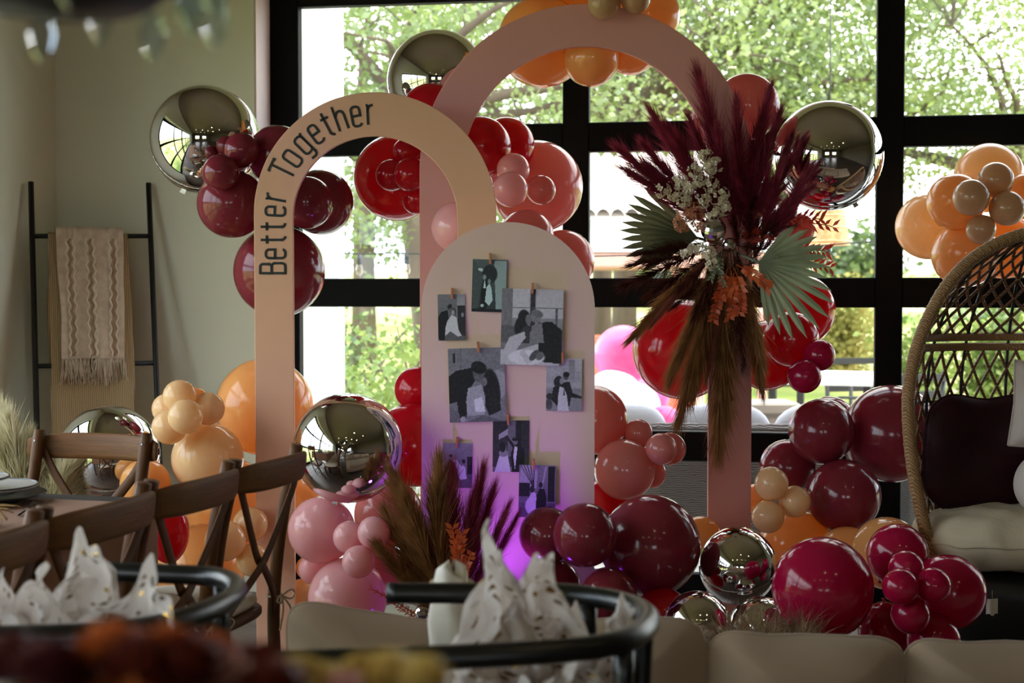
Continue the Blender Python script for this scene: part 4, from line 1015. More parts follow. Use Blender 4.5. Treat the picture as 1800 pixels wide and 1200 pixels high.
def strand(mb, p0, d0, length, w, bend, rnd, seg=3):
    d = Vector(d0).normalized(); p = Vector(p0)
    side = d.orthogonal().normalized(); side = Matrix.Rotation(rnd.random()*6.283, 3, d) @ side
    k = len(mb.v); st_ = length/seg
    for i in range(seg):
        ww = w*(1-i/seg)
        mb.v += [tuple(p-side*ww), tuple(p+side*ww)]
        d = (d+bend*(1.0/seg)).normalized(); p = p+d*st_
    mb.v.append(tuple(p))
    for i in range(seg-1): mb.f.append((k+2*i, k+2*i+1, k+2*i+3, k+2*i+2))
    mb.f.append((k+2*seg-2, k+2*seg-1, k+2*seg))
def plume_mesh(name, mat, n=420, width=0.10, ang=26, droop=0.0, length=0.20, start=0.30, seed=1, sw=0.0024, clumpy=0.0):
    rnd = random.Random(seed); mb = MB()
    def spine(t): return Vector((droop*0.25*t*t, 0, t))
    mb.tube([spine(i/6) for i in range(7)], [0.006*(1-0.8*i/6) for i in range(7)], 5)
    nb = max(5, int(n/14)); clumps = [(rnd.random()*6.283, start+(0.97-start)*rnd.random()**0.9) for _ in range(nb)]
    for k in range(n):
        if rnd.random() < clumpy:
            a, t = rnd.choice(clumps); a += rnd.gauss(0, .12); t = max(start, min(0.99, t+rnd.gauss(0, .01)))
        else: t = start+(0.98-start)*rnd.random()**0.85; a = rnd.random()*6.283
        s = (t-start)/(1-start); env = (math.sin(math.pi*min(1, s*0.85+0.12)))**0.8
        g = R(ang*rnd.uniform(0.4, 1.35))*(1.15-0.75*s)
        out = Vector((math.cos(a), math.sin(a), 0))
        if rnd.random() < 0.12: g *= 1.9
        d = out*math.sin(g)+Vector((0, 0, 1))*math.cos(g)
        strand(mb, spine(t), d, length*rnd.uniform(0.55, 1.15)*(0.45+0.75*env), sw*rnd.uniform(0.7, 1.3), out*rnd.uniform(-0.25, 0.12)+Vector((droop*0.8+rnd.gauss(0, .14), rnd.gauss(0, .14), -abs(droop)*0.3)), rnd)
    return mb.mesh(name, mat, smooth=False)
PLM = {
 'burgundy': [plume_mesh('pampas_plume', MATS['plume_burgundy'], 1300, ang=21, droop=dr, length=0.30, seed=s, clumpy=0.45, start=0.12, sw=0.0034) for s, dr in ((1, 0.1), (2, -0.15), (3, 0.25))],
 'brown': [plume_mesh('pampas_plume', MATS['plume_brown'], 1500, ang=20, droop=dr, length=0.30, seed=s, start=0.12, clumpy=0.55, sw=0.0042) for s, dr in ((11, 0.1), (12, -0.2), (13, 0.3))],
 'rose': [plume_mesh('pampas_plume', MATS['plume_rose'], 1000, ang=13, droop=dr, length=0.26, seed=s, start=0.15, clumpy=0.4, sw=0.0042) for s, dr in ((14, 0.1), (15, -0.2))],
 'dark': [plume_mesh('dried_sprig', MATS['plume_dark'], 420, ang=40, droop=dr, length=0.26, seed=s, start=0.2, clumpy=0.6, sw=0.004) for s, dr in ((21, 0.1), (22, -0.2))],
 'cream': [plume_mesh('bunny_tail_grass', MATS['plume_cream'], 800, ang=38, droop=dr, length=0.30, seed=s, start=0.10, sw=0.0052, clumpy=0.3) for s, dr in ((31, 0.1), (32, -0.15))],
}
class Spray:
    def __init__(s, name, label, cat, px, py, d):
        s.px, s.d = px, d; s.o = ph(px, py, d); s.t = thing(name, label, cat, s.o, YAW); s.rnd = random.Random(int(px))
    def L(s, px, py, dd=0.0):
        d = s.d+dd; k = d/FPX
        return Vector(((px-900)*k-(s.px-900)*s.d/FPX, dd, zat(py, d)-s.o.z))
    def plume(s, kind, a, b, nm=None, fat=1.0):
        A = s.L(*a); B = s.L(*b); v = B-A; me = s.rnd.choice(PLM[kind])
        o = link(nm or me.name.split('.')[0], me, s.t); o.matrix_local = look_m(A, v, s.rnd.random()*6.283) @ Matrix.Diagonal((v.length*fat, v.length*fat, v.length, 1))
        return o
    def palm(s, hub, tips, mat, w=0.012, nm='palm_leaf', stem=None):
        mb = MB(); Hh = s.L(*hub)
        for tp in tips:
            T = s.L(*tp); v = T-Hh; n = v.cross(Vector((0, 1, 0))).normalized(); b = Vector((0, -1, 0))
            pr = [(0.0, 0.25), (0.3, 0.7), (0.6, 1.0), (0.85, 0.75), (1.0, 0.04)]
            vv = []
            for (t, q) in pr:
                c = Hh+v*t+Vector((0, 0, -0.02*t*t)); vv += [c-n*w*q, c+b*w*0.35*q, c+n*w*q]
            ff = []
            for i in range(len(pr)-1): ff += [(i*3, i*3+1, i*3+4, i*3+3), (i*3+1, i*3+2, i*3+5, i*3+4)]
            mb.add(vv, ff)
        if stem: mb.tube([Hh, s.L(*stem)], 0.005, 5)
        return mb.build(nm, MATS[mat], s.t, smooth=False)
    def blossom(s, c, r, mat, n=16, nm='blossom_cluster', ps=0.011):
        mb = MB(); cc = s.L(*c); rnd = s.rnd
        for k in range(n):
            d = Vector((rnd.gauss(0, 1), -abs(rnd.gauss(0, 1))-0.2, rnd.gauss(0, 1))).normalized(); p = cc+Vector((d.x*r, d.y*r*0.7, d.z*r))
            m = look_m(p, d, rnd.random()*6.28)
            for q in range(4):
                a = q*math.pi/2; u = Vector((math.cos(a), math.sin(a), 0)); w = Vector((-math.sin(a), math.cos(a), 0)); z = Vector((0, 0, 1))
                mb.add([u*0.001, u*ps*0.6+w*ps*0.5+z*ps*.15, u*ps+z*ps*.3, u*ps*0.6-w*ps*0.5+z*ps*.15], [(0, 1, 2, 3)], m)
            mb.tube([cc+Vector((0, 0.02, -0.02)), p], 0.0008, 3, cap=False)
        return mb.build(nm, MATS[mat], s.t, smooth=False)
    def sprig(s, a, b, mat, n=14, lw=0.008, ll=0.028, nm='leafy_sprig', bend=0.03):
        A, B = s.L(*a), s.L(*b); rnd = s.rnd; mid = (A+B)/2+Vector((rnd.uniform(-bend, bend), -0.02, rnd.uniform(-bend, bend)))
        pts = bez(A, mid, B, n); mb = MB(); mb.tube(pts, 0.0016, 4)
        ax = (B-A).normalized()
        for i in range(2, n+1):
            for sd in (-1, 1):
                v = (ax*0.7+ax.cross(Vector((0, 1, 0))).normalized()*sd*rnd.uniform(.6, 1)+Vector((0, rnd.uniform(-.6, .2), 0))).normalized()*ll*rnd.uniform(.7, 1.2)
                wv = v.cross(Vector((rnd.uniform(-.4, .4), 1, rnd.uniform(-.4, .4)))).normalized()*lw
                p = pts[i]; mb.add([p, p+v*0.45+wv, p+v, p+v*0.45-wv], [(0, 1, 2, 3)])
        return mb.build(nm, MATS[mat], s.t, smooth=False)
    def mirror_ball(s, c, r):
        p = s.L(*c); n, m_ = 18, 12; mb = MB()
        mb.lathe([(max(0.0005, r*math.sin(math.pi*i/m_)), r*math.cos(math.pi*i/m_)) for i in range(m_+1)], n, Matrix.Translation(p) @ Matrix.Rotation(0.5, 4, 'X'))
        return mb.build('mirror_ball', MATS['mirror_tile'], s.t, smooth=False)

S = Spray('flower_spray', 'big spray of burgundy pampas, palm leaves and white blossom on the pink arch', 'flower arrangement', 1275, 430, 4.87)
up = [((1285, 400), (1243, 140)), ((1285, 400), (1225, 215)), ((1300, 390), (1296, 188)), ((1300, 390), (1345, 168)), ((1310, 400), (1365, 205)), ((1300, 400), (1330, 225)), ((1270, 400), (1150, 205)), ((1270, 400), (1178, 228)),
      ((1265, 400), (1088, 272)), ((1262, 405), (1108, 300)), ((1262, 395), (1130, 262)), ((1315, 405), (1400, 270)), ((1320, 410), (1425, 335)), ((1310, 400), (1375, 290)), ((1290, 400), (1262, 235)), ((1310, 400), (1350, 260)), ((1300, 390), (1318, 300)), ((1300, 395), (1290, 290)), ((1312, 395), (1380, 330)),
      ((1290, 400), (1205, 270)), ((1275, 400), (1215, 300)), ((1320, 400), (1330, 290)), ((1318, 402), (1300, 320)), ((1330, 420), (1385, 245)), ((1325, 420), (1350, 300)), ((1330, 430), (1405, 320)), ((1320, 440), (1300, 260)), ((1330, 450), (1372, 300)), ((1310, 440), (1340, 330)), ((1335, 450), (1400, 360)), ((1325, 470), (1330, 350)), ((1300, 450), (1280, 320)), ((1340, 440), (1415, 300)), ((1255, 410), (1140, 290)), ((1260, 400), (1190, 255))]
for i, (a, b) in enumerate(up):
    S.plume('burgundy', (a[0], a[1], -0.03), (b[0], b[1], -0.05-0.12*((i*7) % 5)/5), fat=0.9)
dn = [((1270, 450), (1118, 590), 'brown'), ((1275, 460), (1192, 725), 'brown'), ((1280, 460), (1258, 778), 'brown'), ((1275, 455), (1178, 655), 'brown'), ((1290, 455), (1352, 672), 'brown'), ((1280, 455), (1228, 690), 'brown'), ((1282, 450), (1300, 640), 'dark'), ((1280, 455), (1276, 720), 'brown'),
      ((1275, 450), (1150, 560), 'rose'), ((1278, 455), (1248, 655), 'rose'), ((1282, 455), (1262, 620), 'rose'), ((1280, 455), (1205, 610), 'rose'), ((1286, 455), (1325, 600), 'brown'), ((1280, 450), (1215, 560), 'dark'), ((1285, 450), (1305, 560), 'dark'), ((1285, 450), (1262, 545), 'dark'), ((1290, 450), (1338, 630), 'brown')]
for i, (a, b, k) in enumerate(dn):
    S.plume(k, (a[0], a[1]-30, -0.03), (b[0], b[1], -0.04-0.11*((i*3) % 5)/5), fat=0.72 if k != 'dark' else 0.7)
for (a, b) in [((1260, 430), (1098, 498)), ((1260, 435), (1112, 470)), ((1262, 440), (1135, 520)), ((1262, 420), (1120, 452)), ((1300, 410), (1400, 400)), ((1305, 430), (1390, 380)), ((1262, 430), (1160, 440)), ((1290, 420), (1350, 400)), ((1285, 430), (1340, 440)), ((1270, 440), (1190, 510)), ((1280, 430), (1240, 480)), ((1290, 430), (1310, 490)), ((1280, 400), (1275, 330)), ((1300, 410), (1330, 350)), ((1310, 470), (1320, 380)), ((1320, 480), (1350, 390)), ((1300, 480), (1335, 540)), ((1295, 470), (1370, 450)), ((1290, 480), (1300, 580)), ((1280, 480), (1230, 560)), ((1275, 470), (1180, 545)), ((1310, 470), (1340, 430)), ((1300, 450), (1290, 380))]:
    S.plume('dark', (a[0], a[1], -0.03), (b[0], b[1], -0.10), fat=1.0)
S.palm((1225, 418, -0.05), [(1132, 318, -0.06), (1112, 332, -0.06), (1104, 348, -0.07), (1098, 364, -0.07), (1094, 380, -0.07), (1090, 394, -0.08), (1092, 410, -0.08), (1094, 426, -0.08), (1100, 441, -0.08), (1110, 456, -0.07), (1128, 468, -0.06)], 'palm_olive', 0.013, stem=(1270, 430, 0))
S.palm((1335, 462, -0.10), [(1398, 385, -0.1), (1420, 392, -0.11), (1436, 405, -0.12), (1448, 422, -0.13), (1455, 440, -0.13), (1452, 458, -0.14), (1453, 478, -0.14), (1462, 500, -0.14), (1466, 522, -0.14), (1458, 548, -0.14), (1442, 568, -0.13), (1420, 584, -0.13), (1395, 588, -0.12), (1372, 578, -0.12), (1352, 562, -0.11)], 'palm_sage', 0.013, stem=(1285, 440, -0.02))
for c in [(1210, 330), (1228, 318), (1250, 325), (1268, 342), (1272, 365), (1255, 372), (1236, 352), (1202, 352), (1246, 295), (1240, 275), (1258, 290), (1222, 300), (1186, 340), (1165, 335), (1210, 442), (1228, 434), (1246, 446), (1254, 462), (1195, 318)]:
    S.blossom((c[0], c[1], -0.17), 0.024, 'petal_white', 12)
for c in [(1206, 378), (1222, 372), (1232, 392), (1200, 392)]: S.blossom((c[0], c[1], -0.15), 0.03, 'petal_peach', 18)
S.mirror_ball((1254, 404, -0.16), 0.042); S.mirror_ball((1282, 430, -0.14), 0.024)
for a, b in [((1280, 470), (1255, 560)), ((1285, 475), (1284, 555)), ((1290, 470), (1300, 548)), ((1295, 465), (1350, 505)), ((1290, 480), (1268, 520))]: S.sprig((a[0], a[1], -0.15), (b[0], b[1], -0.18), 'leaf_orange', 12)
for a, b in [((1330, 400), (1462, 398)), ((1345, 395), (1440, 385)), ((1350, 430), (1458, 470)), ((1360, 420), (1450, 440)), ((1310, 390), (1360, 350)), ((1300, 420), (1345, 410))]: S.sprig((a[0], a[1], -0.05), (b[0], b[1], -0.08), 'leaf_red', 10, 0.006, 0.04)
for a, b in [((1270, 440), (1275, 500)), ((1265, 445), (1250, 490)), ((1262, 440), (1268, 478))]: S.sprig((a[0], a[1], -0.16), (b[0], b[1], -0.18), 'palm_sage', 10, 0.004, 0.016)

S = Spray('floor_bouquet', 'floor bouquet of brown and purple lit pampas before the photo board', 'flower arrangement', 790, 1130, 4.15)
S.t.location.z = 0.0; S.o = S.t.location.copy()
kb = 4.15/FPX
MB().lathe([(0.0, 0.0), (0.10, 0.0), (0.12, 0.05), (0.115, 0.16), (0.085, 0.22), (0.095, 0.25), (0.085, 0.25), (0.07, 0.2), (0.0, 0.2)], 28).build('pot', MATS['vessel_clay'], S.t)
for i, (a, b, k, f) in enumerate([((785, 1095), (704, 838), 'brown', 1.1), ((790, 1095), (752, 826), 'brown', 1.1), ((780, 1100), (662, 965), 'brown', 1.1), ((782, 1100), (684, 905), 'brown', 1.1), ((792, 1100), (768, 870), 'brown', 1.1), ((788, 1100), (725, 880), 'brown', 1.1), ((795, 1100), (800, 838), 'burgundy', .9), ((800, 1100), (845, 836), 'burgundy', .7), ((802, 1100), (862, 868), 'burgundy', .7),
    ((800, 1100), (822, 880), 'burgundy', .9), ((805, 1100), (885, 900), 'burgundy', .7), ((795, 1100), (785, 890), 'burgundy', .9), ((785, 1100), (712, 930), 'rose', .7), ((790, 1100), (742, 930), 'rose', .7), ((793, 1100), (778, 920), 'rose', .6), ((788, 1100), (735, 1000), 'brown', 1.1), ((806, 1100), (905, 920), 'burgundy', .6), ((798, 1100), (835, 930), 'burgundy', .8), ((786, 1100), (700, 1000), 'brown', 1.1), ((790, 1100), (755, 960), 'brown', 1.1)]):
    S.plume(k, (a[0], a[1], 0.0), (b[0], b[1], 0.06-0.10*((i*3) % 4)/4), fat=f)
for a, b in [((800, 1060), (796, 930)), ((802, 1060), (812, 940)), ((806, 1060), (828, 975)), ((798, 1060), (806, 955))]: S.sprig((a[0], a[1], -0.1), (b[0], b[1], -0.13), 'leaf_orange', 13, 0.007, 0.026)
S.mirror_ball((742, 1076, -0.12), 0.022)
for c in [(672, 1045), (690, 1060), (705, 1070), (652, 1035)]: S.sprig((770, 1110, -0.06), (c[0], c[1], -0.1), 'leaf_orange', 12, 0.002, 0.014, 'fine_sprig')

S = Spray('grass_vase', 'vase of fluffy cream pampas grass beside the lone chair', 'flower arrangement', 62, 1000, 4.62)
S.t.location.z = 0.0; S.o = S.t.location.copy()
MB().lathe([(0.0, 0.0), (0.10, 0.0), (0.13, 0.1), (0.12, 0.30), (0.07, 0.40), (0.08, 0.44), (0.07, 0.44), (0.06, 0.39), (0.0, 0.36)], 28).build('vase', MATS['vessel_clay'], S.t)
for i, (x, y) in enumerate([(4, 722), (22, 735), (46, 770), (-10, 760), (10, 800), (30, 830), (66, 800), (95, 795), (122, 800), (142, 815), (160, 838), (100, 840), (130, 860), (60, 850), (-20, 830), (40, 790)]):
    S.plume('cream', (62, 960, 0), (x, y, 0.05-0.12*((i*3) % 5)/5), fat=1.0)
# ------------------------------------------------------------------ furniture and the rest
# ladder across the corner, with two blankets
LA, LB = Vector((XL+0.035, 5.585*CY*0+5.50, 0)), None
lad = thing('blanket_ladder', 'black metal blanket ladder leaning in the corner', 'ladder')
def on_ray(px, y=None, x=None):
    a = math.atan((px-900)/FPX)-YAW
    return Vector((y*math.tan(a), y, 0)) if y is not None else Vector((x, x/math.tan(a), 0))
tl = on_ray(57, x=XL+0.03); tr = on_ray(263, y=YI-0.03)
def dep(p): return -p.x*SY+p.y*CY
tl.z = zat(320, dep(tl)); tr.z = zat(322, dep(tr))
fw = Vector((tr.y-tl.y, -(tr.x-tl.x), 0)).normalized()     # away from the corner
bl, br_ = tl+fw*0.42, tr+fw*0.42
bl.z = br_.z = 0.0
for a, b in ((tl, bl), (tr, br_)):
    d_ = (b-a).normalized(); mm = look_m((a+b)/2, d_, 0)
    MB().tube([a, b], 0.012, 8).build('rail', MATS['black_metal'], lad, smooth=True)
rung_pts = []
for pyr in (414, 643, 880):
    t_ = None
    for i in range(200):
        p = tl.lerp(bl, i/200)
        if p.z <= zat(pyr, dep(p)): t_ = i/200; break
    a, b = tl.lerp(bl, t_), tr.lerp(br_, t_); rung_pts.append((a, b))
    MB().tube([a, b], 0.010, 8).build('rung', MATS['black_metal'], lad)
pm('zig_light', (236, 222, 200), 0.95, var=0.05)
pm('zig_shading', (178, 140, 112), 0.95, var=0.05)  # brownish shading along the knitted ridges, put into the cord colour
leafy('throw_cream', (206, 186, 162), (222, 204, 182), 0.08, scale=30, gloss=0.0)
stripe_mat('throw_ribbed', (150, 124, 90), (206, 182, 140), 0.95, (1, 1, 0.02), wscale=42, dist=0.3, bump=0.6, direction='X', detail=0)
stripe_mat('throw_rose', (176, 140, 118), (190, 154, 132), 0.95, (1, 1, 0.02), wscale=30, dist=0.3, bump=0.3, direction='X', detail=0)
ra, rbp = rung_pts[0]; ru = (rbp-ra); rl_ = ru.length; ru.normalize(); ang = math.atan2(ru.y, ru.x)
def blanket(name, label, u0, u1, drop_f, drop_b, mat, off, zig=False, flare=0.0, seed=0):
    """cloth folded over the top rung: u along the rung, hanging in front and behind"""
    t = thing(name, label, 'blanket', ra, ang)
    W0, W1 = u0*rl_, u1*rl_; rr = 0.012+off
    tot = drop_f+math.pi*rr+drop_b
    def fn(u, v):
        s = v*tot; x = W0+(W1-W0)*u
        if s < drop_b: y, z, hang = rr, -(drop_b-s), (drop_b-s)
        elif s < drop_b+math.pi*rr:
            a = (s-drop_b)/rr; y, z, hang = rr*math.cos(a), rr*math.sin(a), 0
        else: y, z, hang = -rr, -(s-drop_b-math.pi*rr), s-drop_b-math.pi*rr
        front = 1 if s > drop_b+math.pi*rr*0.5 else -1
        x += (u-0.5)*flare*hang + 0.01*noise.noise(Vector((hang*5, seed, u*2)))*min(1, hang*4)
        bul = 0.012*math.sin(u*9+seed)*min(1, hang*3)+0.008*noise.noise(Vector((u*4, hang*4, seed)))
        if zig and front > 0:
            for c in (0.16, 0.24, 0.46, 0.54, 0.80, 0.88):
                zz = c+0.022*(2*abs((hang*17) % 1-0.5)*2-1)+0.05*hang*(c-0.5)
                bul += 0.006*math.exp(-((u-zz)/0.014)**2)
        # follow the lean of the ladder
        ly = -hang*fw_slope if front > 0 else hang*0.02
        return (x, y*1.0+(-1 if front > 0 else 1)*max(0, bul)+ly, z)
    cl_o = MB().grid(fn, 90 if zig else 40, 150 if zig else 60).build('cloth', mat, t)
    if zig:
        for k, c in enumerate((0.15, 0.20, 0.25, 0.45, 0.50, 0.55, 0.79, 0.84, 0.89)):
            pts = []
            for i in range(110):
                h_ = 0.01+(drop_f-0.02)*i/109; zz = c+0.020*(2*abs((h_*21) % 1-0.5)*2-1)+0.05*h_*(c-0.5)
                q = Vector(fn(zz, (drop_b+math.pi*rr+h_)/tot)); pts.append(q+Vector((0, -0.003, 0)))
            MB().tube(pts, 0.0034, 5).build('zigzag_cord', MATS['zig_light'] if k % 3 != 1 else MATS['zig_shading'], cl_o)
    if zig:
        rnd = random.Random(3); fr = MB()
        for k in range(150):
            u = rnd.random(); hang = drop_f; p = Vector(fn(u, 1.0)); L_ = rnd.uniform(0.07, 0.115)
            q = p+Vector((rnd.uniform(-.02, .02), rnd.uniform(-.02, 0.0), -L_))
            fr.tube(bez(p, (p+q)/2+Vector((rnd.uniform(-.012, .012), rnd.uniform(-.015, .0), 0)), q, 4), [0.0022, 0.0024, 0.0022, 0.002, 0.0012], 4)
        fr.build('fringe', mat, t)
    return t
fw_slope = 0.42/ (tl.z)
blanket('ribbed_blanket', 'beige ribbed blanket under the fringed throw on the ladder', 0.13, 0.80, 0.98, 0.55, MATS['throw_ribbed'], 0.006, flare=0.02, seed=1)
blanket('fringed_throw', 'cream knitted throw with zigzag lines and fringe on the ladder', 0.19, 0.755, 0.50, 0.40, MATS['throw_cream'], 0.030, zig=True, flare=-0.05, seed=2)

# cross back chairs
pm('chair_wood', (88, 54, 24), 0.55, var=0.22, spec=0.3, scale=1.0, stretch=(60, 60, 3), bump=0.15, bscale=3)
pm('chair_wood_rail', (108, 70, 34), 0.55, var=0.26, spec=0.3, scale=1.0, stretch=(4, 60, 70), bump=0.15, bscale=3)
pm('seat_pad', (216, 206, 190), 0.95, var=0.03, scale=8, bump=0.15, bscale=180)
pm('tie_cord', (196, 176, 146), 0.9, var=0.05)
pm('bolt_metal', (140, 140, 146), 0.3, metal=1.0)
def make_crossback(label):
    t = thing('cross_back_chair', label, 'chair', (0, 0, 0), 0, 'wooden cross back dining chairs')
    w = MATS['chair_wood']; HW = 0.178
    # local: sitter faces +y, back at y = -0.19
    for s in (-1, 1):
        post = cat_rom([(s*0.175, -0.20, 0.0), (s*0.177, -0.185, 0.25), (s*HW, -0.18, 0.46), (s*HW, -0.205, 0.68), (s*HW, -0.25, 0.880)], 5)
        pst = MB().tube(post, [0.017]*(len(post)-4)+[0.0175, 0.018, 0.0175, 0.0165], 10)
        pst = pst.build('post', w, t)
        MB().tube(cat_rom([(s*0.172, 0.17, 0.0), (s*0.174, 0.18, 0.25), (s*0.168, 0.165, 0.44)], 4), 0.017, 10).build('leg', w, t)
        MB().tube([(s*0.175, -0.185, 0.2), (s*0.174, 0.178, 0.2)], 0.010, 8).build('stretcher', w, t)
        MB().lathe([(0.0, 0.004), (0.004, 0.003), (0.0055, 0.0)], 10, look_m((s*HW, -0.228, 0.85), (0, 1, 0.1))).build('bolt', MATS['bolt_metal'], pst)
    MB().tube([(-0.19, -0.185, 0.23), (0.19, -0.185, 0.23)], 0.010, 8).build('stretcher', w, t)
    MB().tube([(-0.172, 0.176, 0.17), (0.172, 0.176, 0.17)], 0.010, 8).build('stretcher', w, t)
    # bent top rail behind the posts
    rail = MB(); n = 18; vv = []; ff = []
    for i in range(n+1):
        u = i/n*2-1; x = 0.214*u; yb = -0.258-0.042*(1-u*u)+0.012*abs(u)**6
        hgt = 0.038*(1-0.35*abs(u)**5); zc = 0.834+0.004*(1-u*u)-0.004; th = 0.011*(1-0.3*abs(u)**6)
        for k in range(12):
            a = 2*math.pi*k/12; ca, sa = math.cos(a), math.sin(a)
            vv.append((x, yb+th*math.copysign(abs(ca)**0.6, ca)-0.10*(zc-0.845)+(-0.12)*hgt*math.copysign(abs(sa)**0.7, sa), zc+hgt*math.copysign(abs(sa)**0.6, sa)))
    for i in range(n):
        for k in range(12): ff.append((i*12+k, i*12+(k+1) % 12, (i+1)*12+(k+1) % 12, (i+1)*12+k))
    ff.append(tuple(range(11, -1, -1))); ff.append(tuple(n*12+k for k in range(12)))
    rail.add(vv, ff).build('top_rail', MATS['chair_wood_rail'], t)
    # two crossing straps
    for s in (-1, 1):
        pts = cat_rom([(s*0.185, -0.256, 0.85), (s*0.135, -0.252, 0.76), (s*0.02, -0.232-0.006*s, 0.62), (-s*0.03, -0.228-0.006*s, 0.58), (-s*0.12, -0.205, 0.50), (-s*0.165, -0.185, 0.44)], 6)
        MB().tube(pts, 0.015, 8, flat=0.36, up=(0, 1, 0)).build('cross_strap', w, t)
    MB().lathe([(0.0, 0.004), (0.004, 0.003), (0.0055, 0.0)], 10, look_m((0, -0.238, 0.60), (0, -1, 0))).build('bolt', MATS['bolt_metal'], t)
    # round-cornered seat with pad
    def sq(r, k): 
        a = k*2*math.pi/40; c, s = math.cos(a), math.sin(a); return Vector((math.copysign(abs(c)**0.6, c)*r, math.copysign(abs(s)**0.6, s)*r, 0))
    def disc(mb, r0, z0, z1, e, dome=0.0):
        prof = [(0.0, z0), (r0-e, z0), (r0, z0+e), (r0, z1-e), (r0-e, z1), (r0*0.6, z1+dome*0.7), (r0*0.05, z1+dome)]
        vv = []; ff = []
        for (r, z) in prof:
            for k in range(40): p = sq(max(r, 0.001), k); vv.append((p.x, p.y, z))
        for i in range(len(prof)-1):
            for k in range(40): ff.append((i*40+k, i*40+(k+1) % 40, (i+1)*40+(k+1) % 40, (i+1)*40+k))
        return mb.add(vv, ff)
    disc(MB(), 0.187, 0.435, 0.46, 0.006).build('seat', w, t)
    pad = disc(MB(), 0.176, 0.46, 0.492, 0.013, 0.01).build('seat_pad', MATS['seat_pad'], t)
    for s in (-1, 1):
        tie = MB()
        P = Vector((s*HW, -0.203, 0.475))
        for k in (-1, 1):
            tie.tube(cat_rom([P, P+Vector((k*0.03, -0.012, 0.012)), P+Vector((k*0.055, -0.012, -0.002)), P+Vector((k*0.03, -0.012, -0.012)), P], 4), 0.0028, 5)
            tie.tube(cat_rom([P, P+Vector((k*0.02, -0.014, -0.03)), P+Vector((k*0.045+0.01, -0.010, -0.085))], 4), 0.0026, 5)
        tie.tube([P+Vector((0.021*math.cos(a), 0.022+0.021*math.sin(a), 0)) for a in [i*math.pi/6 for i in range(13)]], 0.003, 5)
        tie.build('cushion_tie', MATS['tie_cord'], pad)
    return t
def face_rot(dx, dd):
    w = yf(dx, dd, 0); return math.atan2(w.y, w.x)-math.pi/2
def set_back(o, x, d, fx, fd):
    """put the chair so that the middle of its back is at x, d and it faces fx, fd (camera frame)"""
    L = math.hypot(fx, fd); fx, fd = fx/L, fd/L
    o.location = yf(x+fx*0.235, d+fd*0.235, 0); o.rotation_euler = (0, 0, face_rot(fx, fd))
RD = Vector((0.27, 0.963))                     # the long table runs this way in the camera frame
FX, FD = -RD.y, RD.x
chair0 = make_crossback('brown cross back chair at the head of the table, facing the room')
set_back(chair0, -1.215, 4.08, -0.30, -0.955)
rows = [(-0.63, 3.58, 'dark cross back chair nearest the tan arch, last in the row'), (-0.735, 3.20, 'dark cross back chair second from the tan arch in the row'),
        (-0.838, 2.82, 'dark cross back chair third from the tan arch in the row'), (-0.94, 2.44, 'dark cross back chair with its top rail cut by the left picture edge')]
for (x, d, lab) in rows:
    o = copy_tree(chair0); o['label'] = lab; set_back(o, x, d, FX, FD)

# long table, cloth and place settings
pm('table_cloth', (148, 112, 92), 0.95, var=0.03, scale=6, bump=0.08, bscale=200)
pm('table_dark', (40, 34, 30), 0.6, var=0.1)
tc0 = Vector((-1.295, 3.80))                   # middle of the far end
def tpos(across, along, z):                    # across: + to the right of the table, along: from the far end toward the camera
    p = tc0 + Vector((RD.y, -RD.x))*across - RD*along
    return yf(p.x, p.y, z)
tb = thing('dining_table', 'long dining table with dark top at the lower left', 'table', tpos(0, 1.25, 0), face_rot(RD.x, RD.y))
MB().box((0, 0, 0.73), (0.74, 2.5, 0.03), b=0.004).build('tabletop', MATS['table_dark'], tb, smooth=False)
for sx in (-0.31, 0.31):
    for sy in (-1.15, 1.15): MB().box((sx, sy, 0.36), (0.05, 0.05, 0.71), b=0.004).build('leg', MATS['table_dark'], tb, smooth=False)
cl = MB()
def cloth_fn(u, v):
    a = 2*math.pi*u; c, s = math.cos(a), math.sin(a)
    sx, sy = 0.375, 1.255
    q = max(abs(c)/1.0, abs(s)/1.0)
    x, y = c/q*sx, s/q*sy
    if v < 0.35: return (x*v/0.35, y*v/0.35, 0.7475)
    h = (v-0.35)/0.65*0.20
    f = 1+0.006*math.sin(u*190)*h/0.2
    return (x*f+math.copysign(0.004+0.02*h, x)*(abs(c)/q > 0.99), y*f+math.copysign(0.004+0.02*h, y)*(abs(s)/q > 0.99), 0.7475-h)
o = cl.grid(cloth_fn, 240, 16, closed_u=True).build('table_cloth', MATS['table_cloth'], None); o.location = tb.location; o.rotation_euler = tb.rotation_euler
tag(o, 'dusty brown cloth over the long dining table', 'tablecloth')
pm('plate_dark', (26, 28, 32), 0.35, var=0.05); pm('plate_white', (226, 222, 216), 0.3, var=0.02); pm('menu_paper', (212, 190, 172), 0.8, var=0.03); pm('menu_red', (170, 40, 46), 0.7)
pm('cutlery', (60, 60, 64), 0.25, metal=1.0)
def plate(label, across, along, z, r, mat, rim=0.015, name='plate', lip=None):
    o = thing(name, label, 'plate', tpos(across, along, z), 0, 'plates on the dining table')
    MB().lathe([(0.0, 0.0), (r*0.62, 0.0), (r*0.66, 0.004), (r, rim), (r+0.003, rim+0.002), (r, rim+0.005), (r*0.64, 0.008), (0.0, 0.007)], 40).build('dish', mat, o)
    if lip: MB().tube([(r*math.cos(a), r*math.sin(a), rim+0.004) for a in [i*2*math.pi/40 for i in range(41)]], 0.003, 6, cap=False).build('rim', lip, o)
    return o
Z0 = 0.749
plate('wide dark charger plate before the lone chair', 0.0, 0.20, Z0, 0.155, MATS['plate_dark'], 0.018)
plate('white plate with dark rim stacked before the lone chair', 0.0, 0.20, Z0+0.022, 0.135, MATS['plate_white'], 0.016, lip=MATS['plate_dark'])
